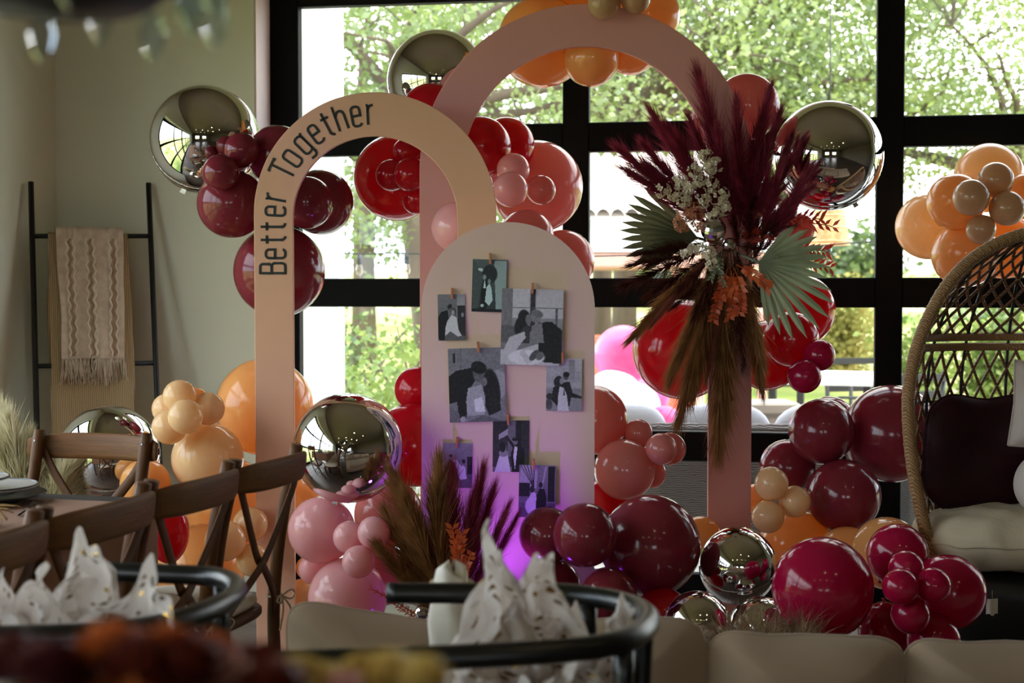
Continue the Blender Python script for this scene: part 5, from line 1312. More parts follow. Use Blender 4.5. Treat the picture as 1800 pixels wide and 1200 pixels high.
plate('white side plate with dark rim, topmost before the lone chair', -0.04, 0.23, Z0+0.046, 0.115, MATS['plate_white'], 0.014, lip=MATS['plate_dark'])
plate('dark charger plate carrying the menu card by the row of chairs', 0.16, 0.86, Z0, 0.145, MATS['plate_dark'], 0.016)
plate('dark charger plate nearest the left picture edge', 0.16, 1.30, Z0, 0.145, MATS['plate_dark'], 0.016)
mc = thing('menu_card', 'folded beige card with a red ribbon on the dark plate', 'card', tpos(0.15, 0.86, Z0+0.022), R(20))
MB().box((0, 0, 0.004), (0.11, 0.17, 0.003), b=0.001).build('paper', MATS['menu_paper'], mc, smooth=False)
MB().box((0, 0, 0.0075), (0.112, 0.012, 0.003), b=0.001).build('ribbon', MATS['menu_red'], mc, smooth=False)
for k, a in enumerate((-0.215, -0.185)):
    f = thing('fork', 'dark metal fork left of the plates' if k else 'dark metal fork furthest from the plates', 'fork', tpos(0.20+0.03*k, 0.30, Z0), R(16), 'forks on the dining table')
    MB().tube([(0, -0.09, 0.003), (0, 0.02, 0.004), (0, 0.04, 0.006)], [0.004, 0.003, 0.004], 6, flat=0.5).build('handle', MATS['cutlery'], f)
    for j in (-1, 0, 1): MB().tube([(0.0, 0.04, 0.006), (j*0.006, 0.055, 0.006), (j*0.006, 0.09, 0.009)], 0.0012, 5).build('tine', MATS['cutlery'], f)
nk = thing('napkin', 'tan napkin tied with raffia on the table edge', 'napkin', tpos(0.28, 0.62, Z0), R(30))
nm_ = MB()
nm_.grid(lambda u, v: ((u-0.5)*(0.05+0.09*abs(v-0.5)**1.2*2), (v-0.5)*0.24, 0.018+0.016*math.sin(u*math.pi)*1.2+0.012*math.sin(u*20)*abs(v-0.5)), 24, 20)
nm_.grid(lambda u, v: ((u-0.5)*(0.05+0.09*abs(v-0.5)**1.2*2), (v-0.5)*0.24, 0.001), 4, 4)
nm_.build('cloth', pm('napkin_tan', (150, 116, 80), 0.9, var=0.06), nk)
rf = MB(); rr_ = random.Random(9)
for k in range(26):
    a = rr_.uniform(-0.6, 0.6)+(math.pi if k % 2 else 0); L_ = rr_.uniform(0.05, 0.11)
    rf.tube(cat_rom([(0, 0, 0.04), (math.cos(a)*L_*0.5, math.sin(a)*L_*0.5, 0.055+rr_.uniform(0, .02)), (math.cos(a)*L_, math.sin(a)*L_, 0.045+rr_.uniform(-.02, .02))], 4), 0.0013, 4)
rf.build('raffia_bow', pm('raffia', (200, 164, 108), 0.8, var=0.1), nk)
glass_mat('drinking_glass', (0.95, 0.96, 0.96, 1), 0.2)
g_ = thing('tumbler', 'clear drinking glass at the left picture edge', 'glass', tpos(0.02, 0.50, Z0))
MB().lathe([(0.0, 0.0), (0.028, 0.0), (0.034, 0.11), (0.032, 0.11), (0.026, 0.006), (0.0, 0.006)], 28).build('bowl', MATS['drinking_glass'], g_)

# black armchairs with a bent hoop back
pm('black_wood', (12, 13, 13), 0.32, var=0.1, scale=10)
def make_armchair(label):
    t = thing('hoop_armchair', label, 'chair', (0, 0, 0), 0, 'black hoop back armchairs')
    # local frame: sitter faces -x, +y away from the camera
    hoop = cat_rom([(-0.32, -0.235, 0.795), (-0.10, -0.215, 0.797), (0.08, -0.185, 0.80), (0.165, -0.12, 0.80), (0.20, 0.0, 0.80), (0.175, 0.10, 0.80), (0.10, 0.165, 0.80), (0.0, 0.175, 0.80), (-0.20, 0.178, 0.80)], 7)
    MB().tube(hoop, 0.0185, 12, flat=0.92).build('hoop', MATS['black_wood'], t)
    for (x, y, xt, yt) in ((-0.22, -0.205, -0.20, -0.222), (0.15, -0.15, 0.155, -0.13), (0.12, 0.16, 0.12, 0.152), (-0.17, 0.155, -0.17, 0.155)):
        if y > 0 and x < 0:
            MB().tube([(x*1.06, y*1.06, 0), (x, y, 0.45)], 0.015, 10).build('leg', MATS['black_wood'], t); continue
        MB().tube(cat_rom([(x*1.06, y*1.06, 0), (x, y, 0.43), (xt, yt, 0.79)], 6), [0.015]*13, 10).build('leg', MATS['black_wood'], t)
    pts = [(-0.25, -0.20), (0.12, -0.17), (0.17, -0.08), (0.17, 0.09), (0.12, 0.16), (-0.22, 0.165)]
    seat = MB(); n = len(pts)
    seat.add([(x, y, 0.42) for x, y in pts]+[(x, y, 0.455) for x, y in pts], [tuple(range(n-1, -1, -1)), tuple(range(n, 2*n))]+[(i, (i+1) % n, (i+1) % n+n, i+n) for i in range(n)])
    seat.build('seat', MATS['black_wood'], t, smooth=False)
    MB().tube(cat_rom([(0.165, -0.02, 0.44), (0.185, 0.0, 0.6), (0.196, 0.0, 0.795)], 5), 0.014, 8, flat=0.5, up=(0, 1, 0)).build('splat', MATS['black_wood'], t)
    for y in (-0.185, 0.155): MB().tube([(-0.2, y, 0.22), (0.14, y*0.95, 0.22)], 0.009, 8).build('stretcher', MATS['black_wood'], t)
    return t
ac = make_armchair('black hoop back armchair holding gift tissue, in the middle of the bottom edge')
ac.location = yf(0.0, 2.085, 0); ac.rotation_euler = (0, 0, YAW)
ac2 = copy_tree(ac); ac2['label'] = 'black hoop back armchair holding gift tissue, behind the orange flowers'
ac2.location = yf(-0.625, 2.215, 0); ac2.rotation_euler = (0, 0, YAW+R(-10)); ac2.scale = (0.9, 1.18, 1.0)

# gift bags with tissue paper
def tissue_mat():
    m, nt, out = base_mat('dotted_tissue')
    d = nt.nodes.new('ShaderNodeBsdfDiffuse'); d.inputs[0].default_value = lin((218, 210, 204))
    tr = nt.nodes.new('ShaderNodeBsdfTranslucent'); tr.inputs[0].default_value = lin((236, 226, 218))
    mx = nt.nodes.new('ShaderNodeMixShader'); mx.inputs[0].default_value = 0.35
    g = nt.nodes.new('ShaderNodeBsdfGlossy'); g.inputs[0].default_value = lin((150, 118, 60)); g.inputs['Roughness'].default_value = 0.22
    uv = nt.nodes.new('ShaderNodeUVMap'); vo = nt.nodes.new('ShaderNodeTexVoronoi'); vo.inputs['Scale'].default_value = 19; vo.inputs['Randomness'].default_value = 0.45
    mp = nt.nodes.new('ShaderNodeMapping'); mp.inputs['Scale'].default_value = (1, 1.7, 1)
    lt = nt.nodes.new('ShaderNodeMath'); lt.operation = 'LESS_THAN'; lt.inputs[1].default_value = 0.25
    m2 = nt.nodes.new('ShaderNodeMixShader')
    nt.links.new(uv.outputs[0], mp.inputs[0]); nt.links.new(mp.outputs[0], vo.inputs['Vector']); nt.links.new(vo.outputs['Distance'], lt.inputs[0])
    nt.links.new(d.outputs[0], mx.inputs[1]); nt.links.new(tr.outputs[0], mx.inputs[2]); nt.links.new(lt.outputs[0], m2.inputs[0])
    nt.links.new(mx.outputs[0], m2.inputs[1]); nt.links.new(g.outputs[0], m2.inputs[2]); nt.links.new(m2.outputs[0], out.inputs[0])
    return m
tissue = tissue_mat()
def tissue_sheet(parent, base, tip, half_w, seed, curl=0.5, n=26):
    """a crumpled sheet rising from base to a pinched tip"""
    rnd = random.Random(seed); A, B = Vector(base), Vector(tip); ax = (B-A); L_ = ax.length; ax.normalize()
    sd = ax.cross(Vector((rnd.uniform(-.5, .5), 1, 0.2))).normalized(); nr = ax.cross(sd)
    ph0 = rnd.uniform(0, 6)
    def fn(u, v):
        w = half_w*(0.35+0.9*math.sin(math.pi*min(1, 0.12+v*0.62)))*(1-0.55*max(0, v-0.6)/0.4)
        x = (u-0.5)*2
        p = A+ax*L_*(v-0.28*abs(x)**1.6*v+0.05*math.sin(x*7+ph0)*v)+sd*x*w+nr*(curl*half_w*(x*x-0.4)*(1-0.3*v))
        q = p*14+Vector((seed*3.3, 0, 0))
        fold = 0.5-abs((noise.noise(q*0.7)*2.6) % 1-0.5)
        return p+nr*(0.050*fold+0.016*noise.noise(q*1.9))+sd*0.02*noise.noise(q+Vector((7, 0, 0)))
    mb = MB().grid(fn, n, n); me = mb.mesh('tissue_sheet', tissue, smooth=False)
    uvl = me.uv_layers.new(name='UVMap'); w = n+1
    co = [((i % w)/n*half_w*4, (i//w)/n*L_*2.2) for i in range(w*w)]
    for lp in me.loops: uvl.data[lp.index].uv = co[lp.vertex_index]
    o = link('tissue_sheet', me, parent); return o
pm('gift_paper', (206, 186, 160), 0.8, var=0.03)
def gift(label, x, d, z0, w, dp, h, sheets, rz):
    t = thing('gift_bag', label, 'gift bag', yf(x, d, z0), YAW+rz, 'gift bags on the armchairs')
    m = MB(); a, b = w/2, dp/2
    for s in (-1, 1):
        m.box((s*a, 0, h/2), (0.003, dp, h)); m.box((0, s*b, h/2), (w, 0.003, h))
    m.box((0, 0, 0.0015), (w, dp, 0.003)); m.build('bag', MATS['gift_paper'], t, smooth=False)
    for i, (bx, by, bz, tx, ty, tz, hw) in enumerate(sheets): tissue_sheet(t, (bx, by, bz), (tx, ty, tz), hw, i+int(abs(x)*100)+3)
    return t
gift('gift bag bursting with gold dotted white tissue on the middle armchair', 0.015, 2.085, 0.457, 0.22, 0.16, 0.25,
     [(-0.03, 0.0, 0.16, -0.050, -0.02, 0.487, 0.055), (0.02, 0.02, 0.16, 0.03, 0.0, 0.445, 0.085), (-0.03, -0.03, 0.15, -0.10, -0.03, 0.29, 0.08), (0.06, -0.04, 0.16, 0.07, -0.05, 0.30, 0.08), (0.09, 0.0, 0.18, 0.15, 0.0, 0.375, 0.045), (0.0, -0.05, 0.15, 0.0, -0.07, 0.27, 0.08), (-0.04, 0.04, 0.18, -0.03, 0.05, 0.40, 0.07), (0.05, 0.0, 0.18, 0.085, 0.02, 0.36, 0.06), (0.10, -0.03, 0.16, 0.12, -0.05, 0.30, 0.06)], R(4))
gift('gift bag bursting with gold dotted white tissue on the left armchair', -0.655, 2.13, 0.457, 0.24, 0.18, 0.22,
     [(0.0, 0.0, 0.12, 0.03, -0.02, 0.47, 0.10), (0.05, -0.05, 0.1, 0.15, -0.06, 0.43, 0.12), (-0.08, 0.0, 0.12, -0.10, -0.03, 0.40, 0.12), (0.04, -0.08, 0.08, 0.07, -0.12, 0.32, 0.12), (-0.06, -0.07, 0.08, -0.06, -0.11, 0.36, 0.11), (0.08, -0.03, 0.12, 0.17, -0.04, 0.34, 0.09), (-0.02, -0.04, 0.14, -0.02, -0.06, 0.42, 0.10), (-0.12, 0.0, 0.1, -0.17, -0.02, 0.42, 0.10), (0.0, -0.08, 0.05, 0.12, -0.14, 0.27, 0.10)], R(-8))
pm('white_bundle', (232, 226, 212), 0.9, var=0.02, bump=0.1)
wb_ = thing('white_pouch', 'white cloth pouch behind the far arm of the middle armchair', 'pouch', yf(-0.105, 2.46, 0), YAW)
wm = MB()
def pouch(u, v):
    a = 2*math.pi*u; prof = [(0.02, 0.0), (0.040, 0.005), (0.042, 0.08), (0.034, 0.12), (0.030, 0.15), (0.026, 0.17), (0.006, 0.178)]
    k = v*6; i = min(5, int(k)); f = k-i; r = prof[i][0]*(1-f)+prof[i+1][0]*f; z = prof[i][1]*(1-f)+prof[i+1][1]*f
    r *= 1+0.06*math.sin(a*5+z*30); return (r*math.cos(a), r*math.sin(a)*0.7, z+0.012*math.sin(a*2)*v)
wm.grid(pouch, 36, 24, closed_u=True); po = wm.build('cloth', MATS['white_bundle'], wb_)
MB().tube([(0.036*math.cos(a), 0.026*math.sin(a), 0.15) for a in [i*2*math.pi/24 for i in range(25)]], 0.003, 5, cap=False).build('cord', MATS['tie_cord'], wb_)
sb = MB().box((0, 0, 0.3), (0.20, 0.20, 0.6), b=0.02).box((0, 0, 0.61), (0.22, 0.22, 0.03), b=0.01).build('side_stool', MATS['black_wood'], None, smooth=False)
sb.location = yf(-0.105, 2.46, 0); sb.rotation_euler = (0, 0, YAW); tag(sb, 'low black stool carrying the white pouch', 'stool')
wb_.location.z = 0.627

# sofa
pm('sofa_linen', (158, 136, 112), 0.95, var=0.03, scale=7, bump=0.12, bscale=260, sheen=0.2)
so = thing('sofa', 'long beige linen sofa with its cushions along the bottom edge', 'sofa', yf(1.0, 3.10, 0), YAW)
MB().box((0, 0.06, 0.17), (2.9, 0.80, 0.18), b=0.03, seg=2).build('base', MATS['sofa_linen'], so)
MB().box((0, -0.37, 0.21), (2.9, 0.14, 0.30), b=0.04, seg=3).build('back', MATS['sofa_linen'], so)
for k in range(3): MB().box((-0.93+0.93*k, 0.12, 0.31), (0.91, 0.66, 0.12), b=0.04, seg=3).build('seat_cushion', MATS['sofa_linen'], so)
for sx in (-1.35, 1.35):
    for sy in (-0.32, 0.40): MB().box((sx, sy, 0.045), (0.06, 0.06, 0.09)).build('leg', MATS['black_wood'], so, smooth=False)
def back_cushion(px0, px1, ytop0, ytop1, d, lab, seed, bottom=0.36, th=0.085):
    """soft cushion: top edge from row ytop0 to ytop1"""
    k = d/FPX; x0, x1 = (px0-900)*k, (px1-900)*k; z0, z1 = zat(ytop0, d), zat(ytop1, d); w = (x1-x0)/2
    t = thing('sofa_cushion', lab, 'cushion', yf((x0+x1)/2, d, 0), YAW, 'loose back cushions on the sofa')
    def fn(u, v):
        a = 2*math.pi*u; b = math.pi*(v-0.5)
        def se(c, e): return math.copysign(abs(c)**(2.0/e), c)
        cx = se(math.cos(a), 5)*se(math.cos(b), 3.5); cz = se(math.sin(a), 5)*se(math.cos(b), 3.5); cy = se(math.sin(b), 1.6)
        zt = z0+(z1-z0)*(cx+1)/2; zc = (zt+bottom)/2; hz = (zt-bottom)/2
        pull = 1-0.05*(1-abs(cx)**4)*abs(cz)**6
        p = Vector((cx*w*(1-0.03*(1-abs(cz)**3)), cy*th*(1-0.55*max(abs(cx), abs(cz))**3), zc+cz*hz*pull))
        q = Vector((p.x*9+seed*5, p.y*9, p.z*9)); p += Vector((0.006*noise.noise(q), 0.014*noise.noise(q*0.8+Vector((4, 0, 0))), 0.010*noise.noise(q+Vector((0, 3, 0)))))
        return p
    MB().grid(fn, 72, 30, closed_u=True).build('cover', MATS['sofa_linen'], t)
    rim = [Vector(fn(i/72, 0.5)) for i in range(73)]
    MB().tube(rim, 0.0035, 5, cap=False).build('piping', MATS['sofa_linen'], t)
back_cushion(497, 856, 1046, 1098, 2.86, 'beige sofa cushion with a raised corner beside the chairs', 1)
back_cushion(852, 1248, 1096, 1080, 2.84, 'beige sofa cushion behind the middle armchair', 2)
back_cushion(1240, 1602, 1104, 1118, 2.84, 'beige sofa cushion under the biggest fuchsia balloon', 3)
back_cushion(1590, 1960, 1120, 1124, 2.84, 'beige sofa cushion cut by the right picture edge', 4)
# shaggy throw over the front edge of the sofa seat
leafy('fur_brown', (120, 98, 72), (176, 152, 120), 0.3, scale=20, gloss=0.03)
fu = MB(); rf2 = random.Random(4)
for k in range(900):
    x, y = rf2.uniform(-0.12, 0.12), rf2.uniform(-0.10, 0.10)
    strand(fu, (x, y, 0.0), (rf2.gauss(0.1, .5), rf2.gauss(-0.2, .5), 1), rf2.uniform(0.07, 0.15), 0.0012, Vector((rf2.gauss(0, .3), 0, -0.4)), rf2)
fb = thing('fur_pouf', 'brown shaggy fur pouf tips showing over the sofa back', 'pouf', yf(0.68, 3.74, 0), YAW)
f1 = link('pouf_body', cushion_mesh('pouf_body', MATS['fur_brown'], 0.15, 0.14, 0.19, 2.4, 16), fb, (0, 0, 0.19))
f2 = fu.build('fur', MATS['fur_brown'], fb, smooth=False); f2.location = (0, 0, 0.345)

# egg chair
stripe_mat('rattan', (112, 80, 46), (170, 130, 84), 0.55, (1, 1, 1), wscale=60, dist=1, bump=0.5, direction='DIAGONAL', detail=1)
stripe_mat('rattan_strip', (92, 58, 30), (128, 86, 48), 0.5, (1, 1, 1), wscale=30, dist=2, bump=0.2, direction='Z', detail=1)
leafy('cushion_burgundy', (34, 8, 13), (46, 11, 18), 0.02, scale=6, gloss=0.02)
pm('cushion_cream', (204, 190, 162), 0.9, var=0.03, scale=5, bump=0.15, bscale=60)
pm('cushion_greige', (196, 182, 170), 0.9, var=0.03, scale=5, bump=0.1, bscale=90)
EDd = 4.60; ECX = 1832
eg = thing('egg_chair', 'tall rattan egg chair with open diamond weave at the right edge', 'chair', yf((ECX-900)/FPX*EDd, EDd, 0), YAW)
ke = EDd/FPX
prof_px = [(1020, 178), (975, 186), (930, 202), (860, 218), (780, 230), (700, 234), (640, 226), (600, 216), (555, 198), (505, 170), (462, 132), (430, 84), (412, 36), (406, 0.0)]
prof = [(zat(y, EDd), w*ke) for y, w in prof_px]
def half_w(z):
    if z <= prof[0][0]: return prof[0][1]
    for i in range(len(prof)-1):
        if prof[i][0] <= z <= prof[i+1][0]:
            f = (z-prof[i][0])/(prof[i+1][0]-prof[i][0]); return prof[i][1]*(1-f)+prof[i+1][1]*f
    return 0.0
ztop = prof[-1][0]; zb = zat(606, EDd); zs = 0.36
def shell(th, z, inset=0.0):
    w = max(0.0, half_w(z)-inset); return Vector((-w*math.cos(th), 0.78*w*math.sin(th)+0.10*max(0, 1-((ztop-z)/(ztop-zb)))*0, z))
rim = cat_rom([Vector((-w, 0, z)) for z, w in prof]+[Vector((w, 0, z)) for z, w in reversed(prof[:-1])], 4)
rim_o = MB().tube(rim, 0.021, 10, cap=True).build('rim', MATS['rattan'], eg)
wrm = MB().lathe([(0.0212, -0.003), (0.0232, 0.0), (0.0212, 0.003)], 10).mesh('wrapping', MATS['rattan'])
for i in range(0, len(rim)-1, 1):
    d_ = (rim[i+1]-rim[i])
    if d_.length < 1e-5: continue
    m = look_m(rim[i], d_)
    link('wrapping', wrm, rim_o).matrix_local = m
for zz in (zb+0.017, zb-0.017):
    MB().tube([shell(math.pi*i/40, zz) for i in range(41)], 0.014, 8).build('hoop', MATS['rattan'], eg)
for zz, rr_h in ((zs+0.02, 0.016), (zat(716, EDd), 0.004)):
    MB().tube([shell(math.pi*i/40, zz) for i in range(41)], rr_h, 6).build('hoop', MATS['rattan'] if rr_h > 0.01 else MATS['black_metal'], eg)
for k in range(1, 8):                     # black steel ribs
    th = math.pi*k/8
    pts = [shell(th, zs+(zb-zs)*i/10) for i in range(11)]+[shell(th, zb+(ztop-zb)*(i/14)) for i in range(1, 14)]
    MB().tube(pts, 0.0055, 6).build('rib', MATS['black_metal'], eg)
def weave(z0, z1, n, slope, sgn, r):
    for k in range(-14, n+14):
        pts = []
        for i in range(25):
            f = i/24; z = z0+(z1-z0)*f; th = math.pi*(k/n)+sgn*slope*f
            if 0.02 <= th <= math.pi-0.02: pts.append(shell(th, z, 0.002 if sgn > 0 else -0.002))
        if len(pts) >= 3: MB().tube(pts, r, 5).build('woven_strip', MATS['rattan_strip'], eg)
for sg in (1, -1):
    weave(zs+0.05, zb-0.02, 22, 0.80, sg, 0.0055)
    weave(zb+0.02, ztop-0.03, 18, 0.85, sg, 0.0055)
# seat basket and black plinth
MB().lathe([(0.30, 0.05), (0.335, 0.10), (0.36, 0.30), (0.36, 0.355), (0.33, 0.36), (0.0, 0.36)], 40).build('base', MATS['black_metal'], eg).scale = (1.0, 0.80, 1.0)
for o in [x for x in bpy.data.objects if x.parent == eg and x.name.startswith('base')]: o.location = (0, 0.14, 0)
for a in (45, 135, 225, 315): MB().tube([(0.26*math.cos(R(a)), 0.14+0.2*math.sin(R(a)), 0), (0.24*math.cos(R(a)), 0.14+0.18*math.sin(R(a)), 0.10)], 0.016, 8).build('foot', MATS['black_metal'], eg)
sc_ = thing('seat_cushion', 'thick cream quilted cushion on the egg chair seat', 'cushion', yf((ECX-900)*ke, EDd+0.10, 0.375), YAW)
def seatc(u, v):
    a = 2*math.pi*u; b = math.pi*(v-0.5)
    def se(c, e): return math.copysign(abs(c)**(2.0/e), c)
    cb = se(math.cos(b), 2.8)
    x = 0.37*cb*se(math.cos(a), 4.5); y = 0.235*cb*se(math.sin(a), 2.6); z = 0.10+0.105*se(math.sin(b), 2.1)
    fold = noise.noise(Vector((x*14+z*9, y*5, z*12)))
    y -= 0.010*fold; z += 0.006*fold
    z += 0.006*math.sin(x*40)*math.sin(y*40); y -= 0.004*math.sin(x*38+z*20)
    return (x, y, z)
MB().grid(seatc, 90, 40, closed_u=True).build('cover', MATS['cushion_cream'], sc_)
MB().tube([Vector(seatc(i/90, 0.5))*1.004 for i in range(91)], 0.004, 5, cap=False).build('piping', MATS['cushion_cream'], sc_)
bc = thing('back_cushion', 'dark burgundy back cushion inside the egg chair', 'cushion', yf((ECX-900)*ke, EDd+0.19, 0.74), YAW)
def backc(u, v):
    a = 2*math.pi*u; b = math.pi*(v-0.5)
    def se(c, e): return math.copysign(abs(c)**(2.0/e), c)
    cb = se(math.cos(b), 3.0)
    x = 0.352*cb*se(math.cos(a), 4.5); z = 0.20*cb*se(math.sin(a), 3.6); y = 0.085*se(math.sin(b), 2.0)-0.10*(x/0.36)**2
    z += 0.012*math.sin(x*16)*(1 if z > 0 else 0); q = Vector((x*8, y*8, z*8)); return (x, y+0.012*noise.noise(q), z+0.012*noise.noise(q+Vector((3, 0, 0))))
MB().grid(backc, 80, 34, closed_u=True).build('cover', MATS['cushion_burgundy'], bc)
MB().tube([Vector(backc(i/80, 0.5)) for i in range(81)], 0.005, 5, cap=False).build('piping', MATS['cushion_burgundy'], bc)
def pillow(label, px, py, d, hw, hz, mat, tilt):
    t = thing('throw_pillow', label, 'pillow', ph(px, py, d), YAW, 'pillows in the egg chair')
    def fn(u, v):
        x, z = (u*2-1), (v*2-1)
        e = (1-abs(x)**2.5)*(1-abs(z)**2.5); c = 1-0.06*(1-abs(z)**2)*abs(x)**3
        return x, z, max(0.0, e)**0.55
    for s in (-1,): pass
    m = MB()
    for s in (-1, 1): m.grid(lambda u, v: (lambda r: (r[0]*hw*(1-0.07*(1-r[1]**2)), s*0.07*r[2], r[1]*hz*(1-0.07*(1-r[0]**2))))(fn(u, v)), 22, 22)
    m.build('cover', mat, t); t.rotation_euler = (R(-12), R(tilt), YAW)
    MB().tube([(x*hw*0.995, 0, z*hz*0.995) for x, z in ((-1, -1), (0, -0.93), (1, -1), (0.93, 0), (1, 1), (0, 0.93), (-1, 1), (-0.93, 0), (-1, -1))], 0.004, 5, cap=False).build('piping', mat, t)
pillow('cream pillow high in the egg chair at the picture edge', 1858, 718, EDd+0.12, 0.155, 0.145, MATS['cushion_greige'], 8)
rp = thing('round_pillow', 'round pinkish pillow in the egg chair, low at the picture edge', 'pillow', ph(1838, 850, EDd-0.01), YAW)
rpm = MB(); rpm.lathe([(0.0, -0.055), (0.03, -0.058), (0.08, -0.05), (0.105, 0.0), (0.08, 0.05), (0.03, 0.058), (0.0, 0.055)], 36, Matrix.Rotation(R(90), 4, 'X')).build('cover', MATS['cushion_greige'], rp)
MB().lathe([(0.0, 0.0), (0.011, -0.003), (0.013, -0.008), (0.0, -0.009)], 12, look_m((0, -0.056, 0), (0, 1, 0))).build('button', MATS['cushion_greige'], rp)
tg = thing('paper_tag', 'small white paper tag on the black chair base', 'tag', ph(1744, 1066, EDd-0.20), YAW)
MB().grid(lambda u, v: ((u-0.5)*0.038, -0.004*math.sin(u*5), (v-0.5)*0.05+0.004*math.sin(u*9)*(1-v)), 8, 8).build('paper', MATS['plate_white'], tg)
MB().tube([(0, 0, 0.025), (0.002, 0.006, 0.05)], 0.0008, 4).build('string', MATS['tie_cord'], tg)

# purple uplight at the foot of the photo board
ul = thing('uplight', 'small black uplight throwing purple light on the photo board', 'lamp', yf((872-900)/FPX*4.25, 4.25, 0), YAW)
MB().lathe([(0.0, 0.02), (0.05, 0.02), (0.055, 0.03), (0.055, 0.13), (0.05, 0.14), (0.045, 0.135), (0.045, 0.12), (0.0, 0.12)], 24).build('can', MATS['black_metal'], ul)
MB().lathe([(0.0, 0.132), (0.044, 0.132)], 24).build('lens', emit_mat('led_purple', (0.32, 0.04, 1.0, 1), 30.0), ul)
MB().box((0, 0, 0.01), (0.11, 0.11, 0.02), b=0.004).build('foot', MATS['black_metal'], ul, smooth=False)
ld = bpy.data.lights.new('uplight_led', 'SPOT'); ld.energy = 21; ld.color = (0.36, 0.06, 1.0); ld.spot_size = R(78); ld.spot_blend = 0.8; ld.shadow_soft_size = 0.03
lo = bpy.data.objects.new('uplight_led', ld); C.objects.link(lo); lo.parent = ul; lo.location = (0, 0, 0.15); lo.rotation_euler = Vector((0.0, -0.16, -1)).to_track_quat('-Z', 'Y').to_euler()
lo.rotation_euler = (R(180-9), 0, 0)

# chandelier close to the camera, upper left
pm('iron_dark', (26, 24, 24), 0.5, var=0.1)
glass_mat('crystal', (0.86, 0.92, 0.98, 1), 0.3)
chd = thing('crystal_chandelier', 'dark metal chandelier with hanging crystals, blurred at the top left', 'chandelier', ph(95, 24, 1.0), YAW)
chd.scale = (1.3, 1.3, 1.3)
for r_, z_ in ((0.085, 0.035), (0.06, 0.10)):
    MB().tube([(r_*math.cos(a), r_*math.sin(a), z_) for a in [i*2*math.pi/36 for i in range(37)]], 0.010, 8, cap=False).build('ring', MATS['iron_dark'], chd)
MB().lathe([(0.0, 0.0), (0.05, 0.005), (0.082, 0.03), (0.082, 0.05), (0.03, 0.09), (0.012, 0.14), (0.0, 0.15)], 24).build('bowl', MATS['iron_dark'], chd)
MB().tube([(0, 0, 0.14), (0, 0, (ZC-chd.location.z)/1.3)], 0.004, 6).build('chain', MATS['iron_dark'], chd)
for k in range(5):
    a = k*2*math.pi/5+0.3
    MB().tube(cat_rom([(0.06*math.cos(a), 0.06*math.sin(a), 0.04), (0.09*math.cos(a), 0.09*math.sin(a), 0.02), (0.11*math.cos(a), 0.11*math.sin(a), 0.06)], 4), 0.005, 6).build('arm', MATS['iron_dark'], chd)
    MB().lathe([(0.0, 0.0), (0.010, 0.0), (0.011, 0.05), (0.0, 0.052)], 12, Matrix.Translation((0.11*math.cos(a), 0.11*math.sin(a), 0.06))).build('candle', MATS['plate_white'], chd)
for k in range(16):
    a = k*2*math.pi/16; r_ = 0.086; zz = 0.03-(0.012 if k % 2 else 0.0)
    MB().lathe([(0.0, -0.034), (0.006, -0.024), (0.0085, -0.014), (0.005, -0.004), (0.0, 0.0)], 6, Matrix.Translation((r_*math.cos(a), r_*math.sin(a), zz))).build('crystal', MATS['crystal'], chd, smooth=False)

# blurred centrepiece close to the camera
for nm, c1, c2 in (('rose_orange', (176, 84, 34), (204, 112, 54)), ('rose_rust', (92, 32, 16), (118, 46, 24)), ('rose_yellow', (196, 164, 84), (216, 188, 112)), ('rose_pink', (206, 150, 140), (222, 172, 160)), ('rose_wine', (70, 22, 24), (92, 32, 32))):
    leafy(nm, c1, c2, 0.3, scale=14)
leafy('leaf_green', (70, 84, 50), (96, 108, 66), 0.3, scale=14)
def rose_mesh(mat, seed):
    rnd = random.Random(seed); mb = MB()
    for k in range(20):
        lay = k/20; a = k*2.399; r = 0.25+0.75*lay; tilt = R(12+58*lay)
        def fn(u, v):
            x = (u-0.5)*1.5*(0.35+0.65*math.sin(math.pi*min(1, 0.2+0.7*v)))*(0.35+0.5*lay); h = v*(1.0-0.28*lay)
            cup = 0.5*x*x/(0.3+lay)
            rad = r*0.28+math.sin(tilt)*h*0.85-cup+(0.10*lay*max(0, v-0.75)/0.25)
            z = math.cos(tilt)*h*0.95
            return (rad*math.cos(a)-x*math.sin(a), rad*math.sin(a)+x*math.cos(a), z)
        mb.grid(fn, 5, 5)
    return mb.mesh('rose', mat)
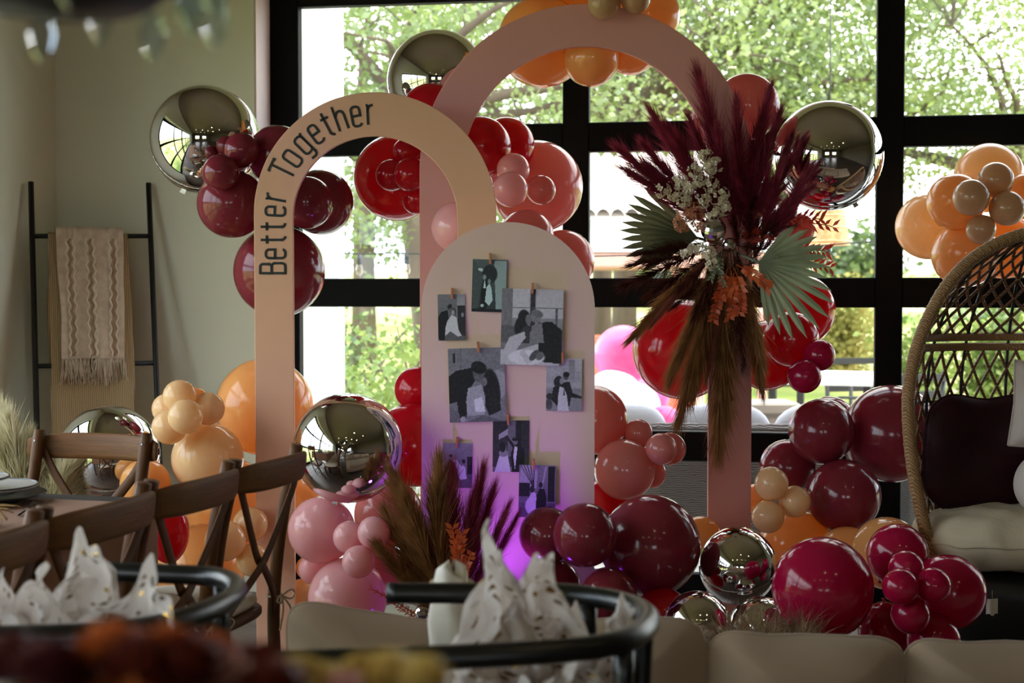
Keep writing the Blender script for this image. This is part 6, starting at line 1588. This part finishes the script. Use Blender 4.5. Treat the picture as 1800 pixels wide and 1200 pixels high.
ce = thing('centrepiece', 'blurred low bouquet of orange, rust and yellow roses at the bottom left', 'flower arrangement', yf(-0.17, 0.84, 0), YAW)
rk = random.Random(12)
RM = {}
for (px, py, nm, s) in [(20, 1180, 'rose_wine', .036), (80, 1195, 'rose_wine', .036), (140, 1190, 'rose_wine', .034), (190, 1160, 'rose_orange', .034), (240, 1185, 'rose_rust', .036), (290, 1165, 'rose_orange', .036), (330, 1180, 'rose_rust', .034), (365, 1158, 'rose_orange', .030), (395, 1190, 'rose_pink', .026), (440, 1185, 'rose_rust', .034), (230, 1140, 'rose_orange', .022),
                        (520, 1195, 'rose_yellow', .026), (570, 1205, 'rose_yellow', .026), (640, 1190, 'rose_yellow', .026), (690, 1188, 'rose_yellow', .026), (745, 1195, 'rose_yellow', .024), (350, 1230, 'rose_rust', .04), (120, 1240, 'rose_rust', .04), (230, 1250, 'rose_orange', .04), (480, 1215, 'rose_rust', .03), (610, 1235, 'rose_pink', .03)]:
    if nm not in RM: RM[nm] = rose_mesh(MATS[nm], len(RM)+1)
    dd = rk.uniform(-0.07, 0.07); p = ph(px, py+14, 0.84+dd); l = Matrix.Rotation(-YAW, 4, 'Z') @ (p-Vector(ce.location))
    o = link('rose', RM[nm], ce, l, (rk.uniform(-.5, .3), rk.uniform(-.4, .4), rk.random()*6), s*0.84)
    MB().tube([l, Vector((l.x*0.5, l.y*0.5, 0.86))], 0.002, 5).build('stem', MATS['leaf_green'], ce)
MB().lathe([(0.0, 0.752), (0.07, 0.752), (0.09, 0.80), (0.10, 0.87), (0.094, 0.87), (0.08, 0.80), (0.0, 0.77)], 28).build('bowl', MATS['vessel_clay'], ce)
ft = thing('side_table', 'small round dark table under the blurred bouquet', 'table', yf(-0.17, 0.84, 0), YAW)
MB().lathe([(0.0, 0.72), (0.2, 0.72), (0.205, 0.735), (0.2, 0.75), (0.0, 0.75)], 36).build('tabletop', MATS['black_wood'], ft)
MB().lathe([(0.0, 0.0), (0.14, 0.0), (0.14, 0.02), (0.02, 0.04), (0.02, 0.72), (0.0, 0.72)], 24).build('pedestal', MATS['black_wood'], ft)
